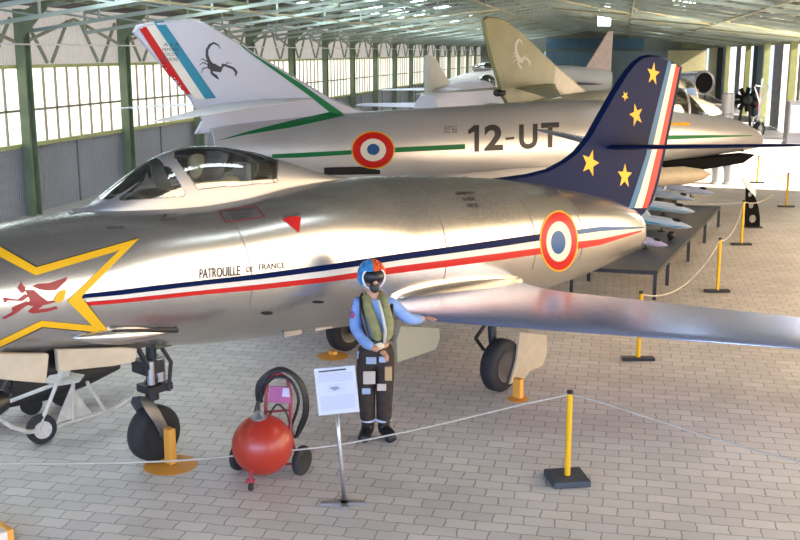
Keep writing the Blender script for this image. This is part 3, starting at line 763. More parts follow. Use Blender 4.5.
# ================================================================== SWEPT JETS BEHIND
def big_jet(name, label, O, ang, fm, finm, group, finish, finpx=None):
    r = root(name, label, 'aircraft', O, math.radians(ang), group)
    fs = [-3.3, -2.8, -1.8, 0, 2, 4, 5.5, 7, 8.3, 9.0, 9.6]
    zt = [2.36, 2.42, 2.50, 2.60, 2.66, 2.73, 2.72 - .08 * finish, 2.55 - .14 * finish, 2.33 - .2 * finish, 2.22 - .25 * finish, 1.98 - .25 * finish]
    zb = [1.45, 1.35, 1.10, .95, .88, .88, 1.0, 1.26, 1.40, 1.46, 1.52]
    hw = [.40, .47, .60, .72, .80, .84, .80, .70, .58, .50, .38]
    rings = []
    for i in range(90):
        a = fs[0] + (fs[-1] - fs[0]) * i / 89; t_, b_, w_ = hermite(fs, zt, a), hermite(fs, zb, a), hermite(fs, hw, a)
        rings.append([Vector((a, w_ * math.copysign(abs(math.cos(t)) ** .9, math.cos(t)), (t_ + b_) / 2 + (t_ - b_) / 2 * math.sin(t))) for t in [2 * PI * k / 48 for k in range(48)]])
    fo = MB().loft([scale_ring(rings[0], .82, .5), scale_ring(rings[0], .9, 0)] + rings + [scale_ring(rings[-1], .88, .04), scale_ring(rings[-1], .7, -.5)]).build('fuselage', fm, r, smooth=60)
    MB().lathe([(.28, 0), (.28, .05)], (-2.9, 0, 1.88), (1, 0, 0)).build('exhaust', BLACK, r)
    MB().box((9.15, 0, 1.65), (.05, .5, .34)).build('intake', BLACK, r)
    fp = [(-4.64, 4.1), (-4.56, 4.22), (-4.31, 4.28), (-3.59, 4.34), (-3.35, 4.29), (-3.13, 4.17), (-2.57, 3.84), (-1.51, 3.22), (-.91, 2.88), (-.39, 2.66), (.3, 2.5), (-2.4, 2.3), (-3.6, 2.25), (-3.45, 2.51), (-3.66, 2.9)]
    if finpx:
        M_ = W(r); v_ = M_.to_3x3() @ Vector((0, 1, 0)); fp = [(q.x, q.z) for q in [M_.inverted() @ at_plane(x, y, M_.translation, v_) for x, y in finpx]] + [(-1.5, 2.3), (-3.4, 2.25)]
    fo2 = fin_mesh([Vector((x, 0, z)) for x, z in fp], .06).build('tail_fin', finm, r, smooth=20)
    for s in (1, -1):
        wing_mb(s, [(0, -1.2, -3.2, 2.86, 2.80, .10), (.1, -1.3, -3.25, 2.86, 2.79, .10), (1.2, -2.95, -4.05, 2.76, 2.70, .07), (2.15, -4.3, -4.85, 2.66, 2.63, .04)]).build('tailplane', WHITE if finish == 0 else fm, r, smooth=40)
        wing_mb(s, [(.3, 4.6, .6, 1.35, 1.3, .22), (.9, 4.0, .5, 1.35, 1.3, .2), (3.0, 1.6, -.6, 1.40, 1.36, .12), (5.0, -.6, -1.9, 1.45, 1.42, .07), (5.2, -1.2, -2.1, 1.45, 1.43, .02)]).build('wing', fm, r, smooth=40)
    # canopy
    CX = [5.6, 6.4, 7.0, 7.5, 7.9, 8.25]; CZ = [z_ - .17 * finish for z_ in (2.72, 3.0, 3.06, 2.92, 2.62, 2.33)]; CWd = [.1, .34, .38, .34, .26, .08]
    def cr(a):
        z0 = hermite(fs, zt, a) - .12; z1 = max(z0 + .02, hermite(CX, CZ, a)); w_ = hermite(CX, CWd, a)
        return [Vector((a, w_ * math.cos(t), z0 + (z1 - z0) * math.sin(t))) for t in [PI * k / 20 for k in range(21)]]
    MB().loft([cr(5.6 + .9 * i / 12) for i in range(13)], closed=False).build('canopy_fairing', fm, r, smooth=True)
    MB().loft([cr(6.5 + .95 * i / 14) for i in range(15)], closed=False).build('canopy_pane', glass('smoked_glass', (.42, .40, .34), .25), r, smooth=True)
    MB().loft([cr(7.5 + .7 * i / 10) for i in range(11)], closed=False).build('windscreen_pane', MATS['smoked_glass'], r, smooth=True)
    for a in (6.5, 7.48, 8.2):
        MB().tube(cr(a), .03, 8).build('canopy_frame', fm, r, smooth=True)
    MB().box((7.0, 0, 2.45 - .1 * finish), (1.6, .5, .3)).build('cockpit_tub', BLACK, r)
    # gear
    for s in (1, -1):
        wheel(r, (1.2, s * 1.7, .42), .42, .2, AX, 'main_wheel')
        MB().tube([(1.2, s * 1.55, .42), (1.3, s * 1.5, 1.4)], .07).build('main_gear_leg', STEEL, r, smooth=True)
    wheel(r, (7.2, 0, .3), .3, .16, AX, 'nose_wheel')
    MB().tube([(7.2, .14, .3), (7.2, .1, .62), (7.3, 0, 1.2)], .05).build('nose_gear_leg', STEEL, r, smooth=True)
    return r, fo, fo2, hermite, (fs, zt, zb, hw)
a2, f2, fin2, _, prof2 = big_jet('jet_fighter', 'silver jet marked 12-UT with black scorpion on its white fin, behind the nearest jet', (-4.85, 20.44, 0), 35.0, SILVER2, mat('fin_white', (.50, .50, .56), .4), None, 0)
b2 = surf([f2]); bf2 = surf([fin2])
decal('roundel', ell(373, 150, 21.8, 19), b2, YEL, a2, .006, label='yellow roundel edge'); decal('roundel', ell(373, 150, 20.6, 17.8), b2, RED, a2, .009, label='red roundel ring')
decal('roundel', ell(373, 150, 12.8, 11.2), b2, WPAINT, a2, .012, label='white roundel ring'); decal('roundel', ell(373, 149.5, 6.2, 5.6), b2, ROUNDB, a2, .015, label='blue roundel centre')
decal('side_stripe', band([(272, 154.2), (300, 152.8), (350, 150.2), (400, 147.2), (465, 144)], [(272, 158.2), (300, 157.6), (350, 154.6), (400, 152.2), (465, 149.2)]), b2, GREEN, a2, .005, label='green side stripe')
decal('side_stripe', band([(640, 136), (670, 135.2), (710, 135), (752, 135.3)], [(640, 141), (670, 139.6), (710, 137.8), (752, 136)]), b2, GREEN, a2, .005, label='green stripe on the nose')
decal('lettering', [(474, 125.2), (479, 125), (479, 151.6), (474.4, 151.9), (474.2, 131.5), (468.5, 134.5), (467.8, 130.6)], b2, INK, a2, .006)
for ch, q in (('2', (484, 124.4, 503, 151)), ('-', (505.5, 137, 514, 140)), ('U', (519, 124, 537.5, 149.5)), ('T', (541, 122.4, 559, 148))):
    lettering('lettering', ch, ((q[0], q[1] + .6), (q[2], q[1] - .2), (q[2], q[3] - .8), (q[0], q[3])), b2, INK, a2, .006, .035)
for i, t in enumerate(('DASSAULT', 'SM B2', 'No 88')):
    lettering('lettering', t, ((444, 126 + i * 2.6), (457, 125.6 + i * 2.6), (457, 127.6 + i * 2.6), (444, 128 + i * 2.6)), b2, INK, a2, .006)
lettering('lettering', 'ARMEE', ((664, 122.6), (690, 122.6), (690, 125.8), (664, 125.8)), b2, YEL, a2, .006, .06)
decal('fin_band', [(135.8, 24), (144, 23.5), (194, 99), (184.5, 99)], bf2, RED, a2, .016, label='red fin band')
decal('fin_band', [(144, 23.5), (153.5, 22.5), (205, 99), (194, 99)], bf2, WPAINT, a2, .016, label='white fin band')
decal('fin_band', [(153.5, 22.5), (163.5, 21.5), (216, 98), (205, 99)], bf2, TEAL, a2, .016, label='teal fin band')
decal('fin_edge_band', band([(240, 45), (250, 52), (300, 83), (346, 115.5)], [(240, 45.4), (250, 53.5), (310, 96.5), (329, 112)]), bf2, GREEN, a2, .016, label='green band along the fin edge')
decal('fin_edge_band', [(329, 112), (346, 115.5), (292, 127.5), (245, 135), (216, 141), (250, 131), (292, 120.5)], surf([f2, fin2]), GREEN, a2, .006, label='green chevron under the tailplane')
for i, t in enumerate(('A LA', 'MEMOIRE', 'DES PILOTES', 'SCORPIONS')):
    lettering('lettering', t, ((163 - i * 1 , 43 + i * 5), (179 - i * .4, 42.5 + i * 5), (179 - i * .4, 46 + i * 5), (163 - i * 1, 46.5 + i * 5)), bf2, INK, a2, .02)
def thick(pts, ws):
    up = []; dn = []
    for i, p in enumerate(pts):
        a = pts[max(i - 1, 0)]; c = pts[min(i + 1, len(pts) - 1)]; d = math.hypot(c[0] - a[0], c[1] - a[1]); nx_, ny_ = -(c[1] - a[1]) / d, (c[0] - a[0]) / d
        up.append((p[0] + nx_ * ws[i], p[1] + ny_ * ws[i])); dn.append((p[0] - nx_ * ws[i], p[1] - ny_ * ws[i]))
    return band(up, dn)
def scorpion(ox, oy, s, bv, m, parent, sx=1.0):
    T = lambda pts: [(ox + x * s * sx, oy + y * s) for x, y in pts]
    ps = [thick(T([(18, 9), (15, 5), (11, 3), (7, 5), (4, 10), (4, 16), (6, 22), (10, 27)]), [.3 * s, .8 * s, 1.1 * s, 1.3 * s, 1.4 * s, 1.5 * s, 1.9 * s, 2.2 * s]),
          T([(4, 24), (12, 24), (20, 29), (18, 33), (10, 32), (5, 29)]),
          thick(T([(18, 30), (20, 25), (26, 27), (31, 29), (34, 33), (33, 37)]), [1 * s, 1.2 * s, 1.2 * s, 1.3 * s, 1.5 * s, .5 * s]),
          thick(T([(8, 29), (9, 34), (13, 37), (16, 40)]), [1 * s, 1.3 * s, 1.6 * s, .6 * s]),
          thick(T([(5, 25), (0, 23), (-4, 26)]), [.6 * s, .6 * s, .2 * s]), thick(T([(5, 28), (0, 29), (-2, 34)]), [.6 * s, .6 * s, .2 * s]),
          thick(T([(4, 22), (-1, 19), (-3, 21)]), [.6 * s, .5 * s, .2 * s]), thick(T([(20, 28), (25, 23), (29, 24)]), [.5 * s, .5 * s, .2 * s])]
    decals('scorpion_emblem', ps, bv, m, parent, .008)
scorpion(203, 40, .98, bf2, INK, a2)
def P2_(x, y, l): return W(a2).inverted() @ at_plane(x, y, W(a2) @ Vector((0, l, 0)), W(a2).to_3x3() @ Vector((0, 1, 0)))
MB().plate([P2_(655, 161, -.4), P2_(700, 157.5, -.4), P2_(748, 153.5, -.4), P2_(736, 162, -.4), P2_(700, 168, -.4), P2_(655, 173, -.4)], (0, .5, 0)).build('belly_strip', mat('matt_black', (.01, .01, .01), .9, spec=.02), a2)  # dark plate standing in for the wing's shade under the nose
MB().lathe([(.02, -1.3), (.16, -.9), (.2, -.3), (.2, .5), (.12, 1.0), (.01, 1.25)], (6.3, -1.1, 1.12), (1, 0, 0), 24).build('drop_tank', CREAM, a2, smooth=40)
MB().bar((6.3, -1.1, 1.2), (6.3, -.6, 1.35), .3, .04).build('pylon', CREAM, a2)
decal('vent_opening', [(324, 167.5), (360, 166.5), (380, 170), (380, 174), (324, 175)], b2, DARK, a2, .006)

T3 = at_z(400, 300) * 0
Xc, Yc = 2.5, 27.6
O3 = Vector((Xc * math.cos(YAW) - Yc * math.sin(YAW), Xc * math.sin(YAW) + Yc * math.cos(YAW), 0))
a3ang = 62.0
u3 = Vector((math.cos(math.radians(a3ang)), math.sin(math.radians(a3ang)), 0))
O3 = O3 + u3 * 4.05
a3, f3, fin3, _, _ = big_jet('jet_fighter', 'olive finned jet with a white scorpion, parked beyond the jet marked 12-UT', O3, a3ang, mat('tan_skin', (.56, .55, .44), .4, .3, var=.1), OLIVE, None, 1, [(501, 96), (497, 80), (491, 62), (485, 38), (482, 20), (485, 16.5), (493, 16.5), (504, 19.5), (519, 31), (537, 48), (555, 65), (575, 82), (592, 98)])
bf3 = surf([fin3])
scorpion(514, 37, .80, bf3, WPAINT, a3, .58)
decal('fin_root_panel', [(555, 66), (592, 99), (575, 101), (553, 86)], bf3, CREAM, a3, .006)
p = W(a3).inverted() @ at_plane(498, 93, O3, Vector((-u3.y, u3.x, 0)))
MB().lathe([(.07, -.12), (.09, -.08), (.09, .25)], (p.x, 0, p.z), (1, 0, 0), 20).build('parachute_housing', BLACK, a3, smooth=40)

def small_jet(name, label, O, ang, L, fm, finm, finh=1.0, finl=1.0, group=None, cat='aircraft', z0=1.0, sc=1.0, delta=True, stand=None, body=None, tip=1.0, cockpit=True, gear=True, wm=None):
    """compact jet, nose towards its own +x; L = length"""
    r = root(name, label, cat, O, ang, group); k = L
    R_ = .062 * k * tip
    st_ = [(0, .55), (.08, .8), (.25, 1), (.5, 1.02), (.68, .92), (.8, .72), (.9, .45), (.97, .18), (1, .02)]
    rings = [[Vector(((x - .5) * k, R_ * q * math.cos(t), z0 + R_ * 1.1 * q * math.sin(t) + (.0 if x < .8 else -.01 * k))) for t in [2 * PI * j / 24 for j in range(24)]] for x, q in st_]
    MB().loft(rings).build('fuselage', fm, r, smooth=60)
    for s in (1, -1):
        if delta: sec = [(R_ * .3, .12 * k, -.40 * k, z0 - .02 * k, z0 - .02 * k, .035 * k), (.26 * k, -.30 * k, -.42 * k, z0 - .02 * k, z0 - .02 * k, .012 * k)]
        else: sec = [(R_ * .3, .12 * k, -.12 * k, z0 - .02 * k, z0 - .02 * k, .035 * k), (.32 * k, -.12 * k, -.22 * k, z0 - .01 * k, z0 - .01 * k, .012 * k)]
        wing_mb(s, sec).build('wing', wm or fm, r, smooth=40)
        if not delta: wing_mb(s, [(0, -.34 * k, -.46 * k, z0 + .05 * k, z0 + .05 * k, .015 * k), (.14 * k, -.44 * k, -.50 * k, z0 + .05 * k, z0 + .05 * k, .006 * k)]).build('tailplane', wm or fm, r, smooth=40)
    fin_mesh([Vector(((-.5 + (x + .5) * finl) * k, 0, z0 + z * k * finh)) for x, z in ((-.18, .05), (-.36, .20), (-.44, .27), (-.50, .27), (-.49, .05), (-.47, .0), (-.2, .0))], .008 * k).build('tail_fin', finm, r, smooth=20) if k > 3 else \
        MB().plate([Vector(((-.5 + (x + .5) * finl) * k, 0, z0 + z * k * finh)) for x, z in ((-.18, .05), (-.36, .20), (-.44, .27), (-.50, .27), (-.49, .05), (-.47, .0), (-.2, .0))], (0, .016 * k, 0)).build('tail_fin', finm, r)
    if cockpit: MB().sphere((.24 * k, 0, z0 + R_ * .85), R_ * .62, 20, (2.0, .8, .75)).build('canopy', glass('smoked_glass') if k > 3 else BLACK, r, smooth=True)
    if gear:
        for (x, y) in ((-.08, .09), (-.08, -.09), (.30, 0)):
            rr = .026 * k
            MB().lathe([(rr * .6, -.012 * k), (rr, -.008 * k), (rr, .008 * k), (rr * .6, .012 * k)], (x * k, y * k, rr), (0, 1, 0), 20).build('wheel', RUBBER, r, smooth=40)
            MB().tube([(x * k, y * k, rr), (x * k, y * k, z0 - .02 * k)], .006 * k, 8).build('gear_leg', STEEL, r)
    return r
def cw(X, Y): return Vector((X * math.cos(YAW) - Y * math.sin(YAW), X * math.sin(YAW) + Y * math.cos(YAW), 0))
small_jet('jet_fighter', 'pale lavender jet with narrow grey fin seen from behind, near the window wall', cw(2.95, 45.2), math.radians(84), 13, mat('pale_lavender_paint', (.62, .63, .74), .4), mat('fin_grey', (.50, .50, .46), .5), .55, 1.0, delta=False, z0=1.7)
small_jet('jet_fighter', 'white delta jet with faded red fin stripe before the blue end door', cw(6.6, 55), math.radians(188), 8.6, mat('white_jet_paint', (.78, .76, .74), .4), mat('fin_blush', (.80, .62, .54), .4, var=.1), 1.06, .52, z0=2.35, tip=1.25, wm=mat('dark_navy_body', (.03, .04, .07), .35))  # wing coloured dark for the shade on its underside
g = cw(9.7, 51); r = root('hanging_floodlight', 'bright square floodlight hanging high above the far white delta jet', 'lamp', (g.x, g.y, 5.42), YAW)
MB().box((0, 0, 0), (.6, .10, .9)).build('lamp_face', mat('lamp_glow', (1, 1, 1), .4, emit=(.82, .92, 1), es=12), r, bevel=.02)
MB().box((0, .09, 0), (.62, .08, .9)).build('housing', GREYP, r); MB().bar((0, .05, .40), (0, .05, .62), .05).build('bracket', GREYP, r)
# ================================================================== NOSE JACK TROLLEY
g0 = A1I @ at_z(43, 444); lj = g0.y
jt = root('jack_trolley', 'cream tubular jacking trolley with one small wheel under the nose of the silver jet', 'trolley', tuple(at_z(60, 440)), math.radians(-119.8))
JI = W(jt).inverted()
def J(x, y, dl=0.0): return JI @ at_plane(x, y, A1O + A1V * (lj + dl), A1V)
CW_ = mat('trolley_cream', (.62, .58, .50), .5, var=.2, vscale=10)
pts = [(-40, 408), (0, 419), (12, 427), (28, 432), (45, 430), (70, 422), (100, 413), (118, 407), (132, 398), (137, 390)]
MB().tube([J(x, y) for x, y in pts], .022, 10).build('ring_rail', CW_, jt, smooth=True)
for q in (((57, 383), (38, 431), 0), ((73, 383), (73, 420), 0), ((87, 382), (105, 411), 0), ((66, 380), (8, 402), -.5)):
    MB().tube([J(*q[0]), J(*q[1], q[2])], .02, 8).build('leg', CW_, jt, smooth=40)
MB().plate([J(56, 423), J(71, 387), J(92, 413)], (0, .012, 0)).build('gusset', CW_, jt)
p = J(70, 380); MB().lathe([(.02, -.02), (.19, -.02), (.2, .0), (.12, .02), (.07, .03), (.06, .09)], p - Vector((0, .1, 0)), (0, 0, 1), 6).build('jack_plate', CW_, jt)
p = J(43, 429.5); wr = p.z + .0
wheel(jt, (p.x, p.y - .03, max(.12, p.z)), max(.12, p.z), .09, (.15, 1, 0), 'wheel', CW_)

gc = at_z(18, 418)
ct = root('ground_cart', 'dark equipment cart standing on the floor beyond the cream jacking trolley', 'cart', tuple(gc), math.radians(-119.8))
CI = W(ct).inverted()
def K(x, y): return CI @ at_plane(x, y, gc, A1V)
PB = mat('cart_black', (.025, .025, .027), .6)
MB().tube([K(-60, 388), K(0, 386), (K(45, 380)), K(85, 372), K(118, 365)], [.24, .24, .22, .15, .05], 20).build('cart_body', PB, ct, smooth=40)
for x in (-30, 30, 62):
    q = K(x, 388); q.z = .11; MB().lathe([(.06, -.04), (.11, -.035), (.11, .035), (.06, .04)], q, (0, 1, 0), 20).build('wheel', RUBBER, ct, smooth=40); MB().tube([q, q + Vector((0, 0, .25))], .03, 8).build('strut', PB, ct)

# ================================================================== PEOPLE
def skin(name, J_, E_, m, parent, roots=(0,), sub=2):
    me = bpy.data.meshes.new(name); me.from_pydata([j[0] for j in J_], E_, [])
    o = bpy.data.objects.new(name, me); COL.objects.link(o); o.parent = parent
    md = o.modifiers.new('skin', 'SKIN'); md.use_smooth_shade = True
    sv = me.skin_vertices[0].data
    for i, j in enumerate(J_):
        r = j[1]; sv[i].radius = r if isinstance(r, tuple) else (r, r); sv[i].use_root = i in roots
    s_ = o.modifiers.new('sub', 'SUBSURF'); s_.levels = sub; s_.render_levels = sub
    me.materials.append(m)
    bpy.context.view_layer.update()
    dg = bpy.context.evaluated_depsgraph_get(); nm = bpy.data.meshes.new_from_object(o.evaluated_get(dg)); nm.name = name
    o.modifiers.clear(); o.data = nm
    for p in nm.polygons: p.use_smooth = True
    if not nm.materials: nm.materials.append(m)
    return o
gp = at_z(376, 437.5)
pr = root('person', 'pilot figure in two-colour helmet and olive vest, one hand on the wing', 'person', tuple(gp), YAW)
SK = mat('skin_tone', (.50, .27, .17), .5); SHIRT = mat('shirt_blue', (.22, .36, .68), .7, var=.12, vscale=12, bump=.3, bscale=14)
TRO = mat('dark_brown_trousers', (.045, .030, .022), .8, var=.3, vscale=14, bump=.5, bscale=12); VEST = mat('olive_vest', (.27, .26, .10), .7, var=.25, vscale=14, bump=.5, bscale=16)
V3 = lambda x, y, z: (x, y, z)
Rw = (.04, -.23, .965); Lw = (.485, .19, 1.175)
J_ = [((0, 0, .93), (.13, .10)), ((-.01, 0, 1.12), (.125, .09)), ((-.01, .0, 1.30), (.15, .10)), ((-.02, 0, 1.44), (.055, .055)), ((-.03, -.015, 1.52), (.06, .07)), ((-.035, -.025, 1.64), (.085, .10)), ((-.035, -.02, 1.72), (.07, .08)),
      ((-.17, .0, 1.385), .055), ((-.20, -.03, 1.13), .045), ((-.07, -.19, 1.0), .036), (Rw, .028),
      ((.16, 0, 1.375), .055), ((.32, .06, 1.20), .045), ((.42, .14, 1.175), .036), (Lw, .028),
      ((-.085, 0, .86), .095), ((-.08, -.015, .50), .065), ((-.075, .02, .10), .04), ((-.085, -.06, .05), .03),
      ((.085, 0, .86), .095), ((.07, -.02, .50), .065), ((.07, .02, .10), .04), ((.09, -.06, .05), .03)]
E_ = [(0, 1), (1, 2), (2, 3), (3, 4), (4, 5), (5, 6), (2, 7), (7, 8), (8, 9), (9, 10), (2, 11), (11, 12), (12, 13), (13, 14), (0, 15), (15, 16), (16, 17), (17, 18), (0, 19), (19, 20), (20, 21), (21, 22)]
roots_ = [0]
def hand(w, d, up, out, curl):
    """palm and five fingers continuing from the wrist w along d"""
    w = Vector(w); d = Vector(d).normalized(); up = Vector(up).normalized(); side = d.cross(up).normalized() * out
    n0 = len(J_); J_.append((tuple(w + d * .01), (.026, .02))); J_.append((tuple(w + d * .075), (.038, .017)))
    E_.append((n0, n0 + 1)); roots_.append(n0)
    for k_, (off, L_) in enumerate(((-.028, .066), (-.010, .078), (.010, .072), (.028, .056))):
        s0 = w + d * .07 + side * off; k0 = len(J_)
        a_ = d; q = s0
        J_.append((tuple(q), .010))
        for j, fr_ in enumerate((.45, .32, .23)):
            a_ = (a_ - up * curl * (.35 + .2 * j)).normalized(); q = q + a_ * L_ * fr_; J_.append((tuple(q), .0095 - .001 * j))
            E_.append((k0 + j, k0 + j + 1))
        roots_.append(k0)
    k0 = len(J_); s0 = w + d * .03 - side * .022; t1 = s0 + (d * .5 - side * .8 - up * .2).normalized() * .035; t2 = t1 + (d * .9 - side * .25 - up * .3).normalized() * .03
    J_.extend([(tuple(s0), .013), (tuple(t1), .0115), (tuple(t2), .010)]); E_.extend([(k0, k0 + 1), (k0 + 1, k0 + 2)]); roots_.append(k0)
hand(Rw, (.75, -.10, -.55), (.45, -.35, .8), 1, 1.1)
hand(Lw, (.80, .55, -.12), (.1, 0, 1), -1, .4)
skin('body', J_, E_, SK, pr, tuple(roots_), 2)
skin('shirt', [((0, 0, .95), (.15, .12)), ((-.01, 0, 1.14), (.14, .105)), ((-.01, 0, 1.30), (.165, .115)), ((-.015, 0, 1.40), (.09, .08)), ((-.17, .0, 1.375), .075), ((-.205, -.03, 1.14), .064), ((-.08, -.18, 1.01), .054), ((-.005, -.215, .985), .044),
               ((.16, 0, 1.365), .075), ((.32, .06, 1.20), .062), ((.42, .14, 1.175), .052), ((.46, .17, 1.175), .042)],
     [(0, 1), (1, 2), (2, 3), (2, 4), (4, 5), (5, 6), (6, 7), (2, 8), (8, 9), (9, 10), (10, 11)], SHIRT, pr)
skin('trousers', [((0, 0, 1.02), (.155, .128)), ((0, 0, .88), (.155, .125)), ((-.09, 0, .80), .118), ((-.09, -.02, .50), .093), ((-.08, .01, .11), .078), ((.09, 0, .80), .118), ((.085, -.02, .50), .093), ((.08, .01, .11), .078)],
     [(0, 1), (1, 2), (2, 3), (3, 4), (1, 5), (5, 6), (6, 7)], TRO, pr)
for x0_, x1_ in ((-.08, -.11), (.075, .14)):
    o = skin('boot', [((x0_, .02, .20), .066), ((x0_, .04, .075), .072), ((x1_, -.08, .06), (.065, .055)), ((x1_ * 1.15, -.19, .045), (.058, .042))], [(0, 1), (1, 2), (2, 3)], BLACK, pr)
    MB().torus((x0_, .012, .19), .062, .022, (0, 0, 1)).build('ankle_band', mat('ankle_band', (.55, .60, .72), .6), pr, smooth=True)
# life vest: two padded lobes meeting at the waist, with dark harness straps
def padded(name, pts, w_, m, th=.035):
    rings = []
    P = [Vector(p) for p in pts]
    for i, p in enumerate(P):
        d = (P[min(i + 1, len(P) - 1)] - P[max(i - 1, 0)]).normalized(); s_ = d.cross(Vector((0, -1, 0))).normalized(); n_ = s_.cross(d).normalized()
        k_ = w_[i]
        rings.append([p + s_ * (k_ * math.cos(t)) + n_ * (th * math.sin(t)) for t in [2 * PI * j / 12 for j in range(12)]])
    return MB().loft(rings).build(name, m, pr, smooth=60)
padded('life_vest', [(-.07, .06, 1.47), (-.085, -.06, 1.44), (-.06, -.125, 1.33), (-.01, -.14, 1.2), (.02, -.14, 1.08), (.025, -.125, .99)], [.03, .045, .05, .055, .055, .035], VEST)
padded('life_vest', [(.05, .06, 1.46), (.075, -.06, 1.43), (.105, -.125, 1.32), (.13, -.13, 1.2), (.13, -.13, 1.1), (.09, -.13, 1.02)], [.03, .045, .05, .052, .045, .03], VEST)
padded('harness_strap', [(-.13, .05, 1.45), (-.135, -.08, 1.42), (-.125, -.13, 1.28), (-.085, -.14, 1.12), (-.05, -.14, 1.0)], [.015, .02, .022, .022, .02], BLACK, .015)
padded('harness_strap', [(.155, .02, 1.42), (.16, -.08, 1.36), (.165, -.11, 1.22), (.155, -.12, 1.05)], [.015, .018, .018, .018], BLACK, .015)
MB().torus((-.005, 0, 1.03), .15, .025, (0, 0, 1), 32).build('belt', BLACK, pr, smooth=True)
MB().tube([(.03, -.14, 1.44), (.07, -.17, 1.30), (.10, -.17, 1.15), (.09, -.16, 1.02)], .016, 8).build('oxygen_hose', mat('hose_grey', (.55, .53, .48), .6), pr, smooth=True)
MB().sphere((.03, -.15, .99), .05, 12, (1.2, .5, .9)).build('belt_pouch', mat('cream_pouch', (.7, .62, .45), .7), pr, smooth=True)
# pockets on the anti-g trousers
PATCH = mat('patch_cloth', (.55, .47, .40), .8); PATB = mat('patch_pale_blue', (.34, .42, .58), .7)
for c, d_, m in (((-.06, -.125, .66), (.12, .02, .13), PATCH), ((-.04, -.13, .835), (.1, .02, .07), PATB), ((.07, -.128, .845), (.07, .02, .06), PATB), ((.125, -.11, .70), (.07, .05, .14), mat('patch_tan', (.48, .33, .16), .7)), ((-.09, -.115, .52), (.085, .02, .06), PATB), ((.06, -.115, .56), (.09, .02, .07), PATCH), ((-.165, -.03, .87), (.03, .07, .08), PATB)):
    MB().box(c, d_).build('pocket', m, pr, bevel=.008)
MB().sphere((-.215, -.055, 1.27), .038, 12, (.8, .8, 1.1)).build('shoulder_badge', mat('badge_red_blue', (.45, .06, .10), .6, var=.9, vscale=22, vcol=(.05, .10, .35)), pr, smooth=True)
# helmet
hc = Vector((-.035, -.01, 1.655)); fdir = Vector((.30, -.95, -.05)).normalized(); fs_ = Vector((0, 0, 1)).cross(fdir).normalized()
def helm(part):
    b = MB(); N = 28; M_ = 36; g = [[None] * (M_ + 1) for _ in range(N + 1)]
    for i in range(N + 1):
        th_ = PI * i / N
        for j in range(M_ + 1):
            ph_ = 2 * PI * j / M_
            d = Vector((math.sin(th_) * math.cos(ph_), math.sin(th_) * math.sin(ph_), math.cos(th_)))
            g[i][j] = d
    for i in range(N):
        for j in range(M_):
            d = (g[i][j] + g[i + 1][j + 1]).normalized(); f_ = d.dot(fdir); s_ = d.dot(fs_)
            if d.z < -.62: continue
            face = f_ > .52 and d.z < .42
            side = 'blue' if s_ < -.05 else 'orange'
            if face or side != part: continue
            qs = [g[i][j], g[i + 1][j], g[i + 1][j + 1], g[i][j + 1]]
            b.add([hc + Vector((q.x * .128, q.y * .145, q.z * .142)) for q in qs], [(0, 1, 2, 3)])
    o = b.build('helmet' if part == 'blue' else 'helmet_half', mat('helmet_blue', (.05, .30, .62), .3) if part == 'blue' else mat('helmet_orange', (.85, .12, .02), .3), pr, smooth=True, label='blue half of the helmet' if part == 'blue' else 'orange red half of the helmet')
    s_ = o.modifiers.new('sol', 'SOLIDIFY'); s_.thickness = .012
s_test = RGT  # blue half faces the picture's left
helm('blue'); helm('orange')
MB().sphere(hc + fdir * .035 + Vector((0, 0, .005)), .118, 24, (1, 1, .72)).build('visor', BLACK, pr, smooth=True)
MB().sphere(hc + fdir * .11 + Vector((0, 0, -.095)), .05, 16, (1, 1, 1.1)).build('oxygen_mask', mat('mask_black', (.03, .03, .03), .5), pr, smooth=True)
c_ = hc + fdir * .078; MB().torus(c_ + Vector((0, 0, -.01)), .108, .010, tuple(fdir), 32, 8).build('helmet_rim', WHITE, pr, smooth=True)
MB().sphere(hc + fdir * .125 + Vector((0, 0, -.045)), .03, 12, (.8, .8, 1)).build('nose', SK, pr, smooth=True)

# ================================================================== RED FIRE EXTINGUISHER TROLLEY
gt = at_z(268, 479)
rt = root('extinguisher_trolley', 'red spherical extinguisher on a small wheeled trolley with coiled black hose', 'fire extinguisher', tuple(gt), YAW)
TI = W(rt).inverted(); DY = Vector((-math.sin(YAW), math.cos(YAW), 0))
def T(x, y, dy=0.0): return TI @ at_plane(x, y, gt + DY * dy, DY)
RTANK = mat('tank_red', (.40, .028, .012), .4, coat=.2); RFR = mat('trolley_red', (.33, .03, .05), .4)
sc_ = T(262.5, 444.5, -.02); sr = (T(293, 444.5, -.02) - sc_).x
MB().sphere(sc_, sr, 40).build('tank', RTANK, rt, smooth=True)
p = sc_ + Vector((-.02, -.03, sr)); b = MB(); b.lathe([(.07, -.02), (.075, .0), (.05, .02), (.03, .05)], p, (0, 0, 1), 20)
b.build('tank_valve', STEEL, rt, smooth=30)
for (x, y, dy, lab) in ((302, 464, .10, 0), (240, 464, .22, 0)):
    c = T(x, y, dy); c.z = .137
    wheel(rt, tuple(c), .135, .06, (.85, -.45, 0), 'wheel', DARK)
c = T(251, 489, -.25); c.z = .035
MB().lathe([(.018, -.014), (.035, -.012), (.035, .012), (.018, .014)], (c.x, c.y, .036), (.9, -.3, 0), 18).build('caster_wheel', RUBBER, rt, smooth=40)
b = MB(); b.tube([(c.x, c.y, .07), (c.x, c.y + .01, .15), (c.x + .02, c.y + .06, .2)], .016, 8); b.bar((c.x - .04, c.y, .09), (c.x + .04, c.y, .09), .02, .03)
b.build('caster_fork', RFR, rt)
b = MB()
for s, x0_ in ((0, 265), (1, 290)):
    b.tube([T(x0_ + (8 if s else -4), 464, .2), T(x0_, 430, .22), T(x0_ + 1, 395, .3), T(x0_ + (-3 if s else 3), 378, .33), T(278, 372.5, .34)], .016, 8)
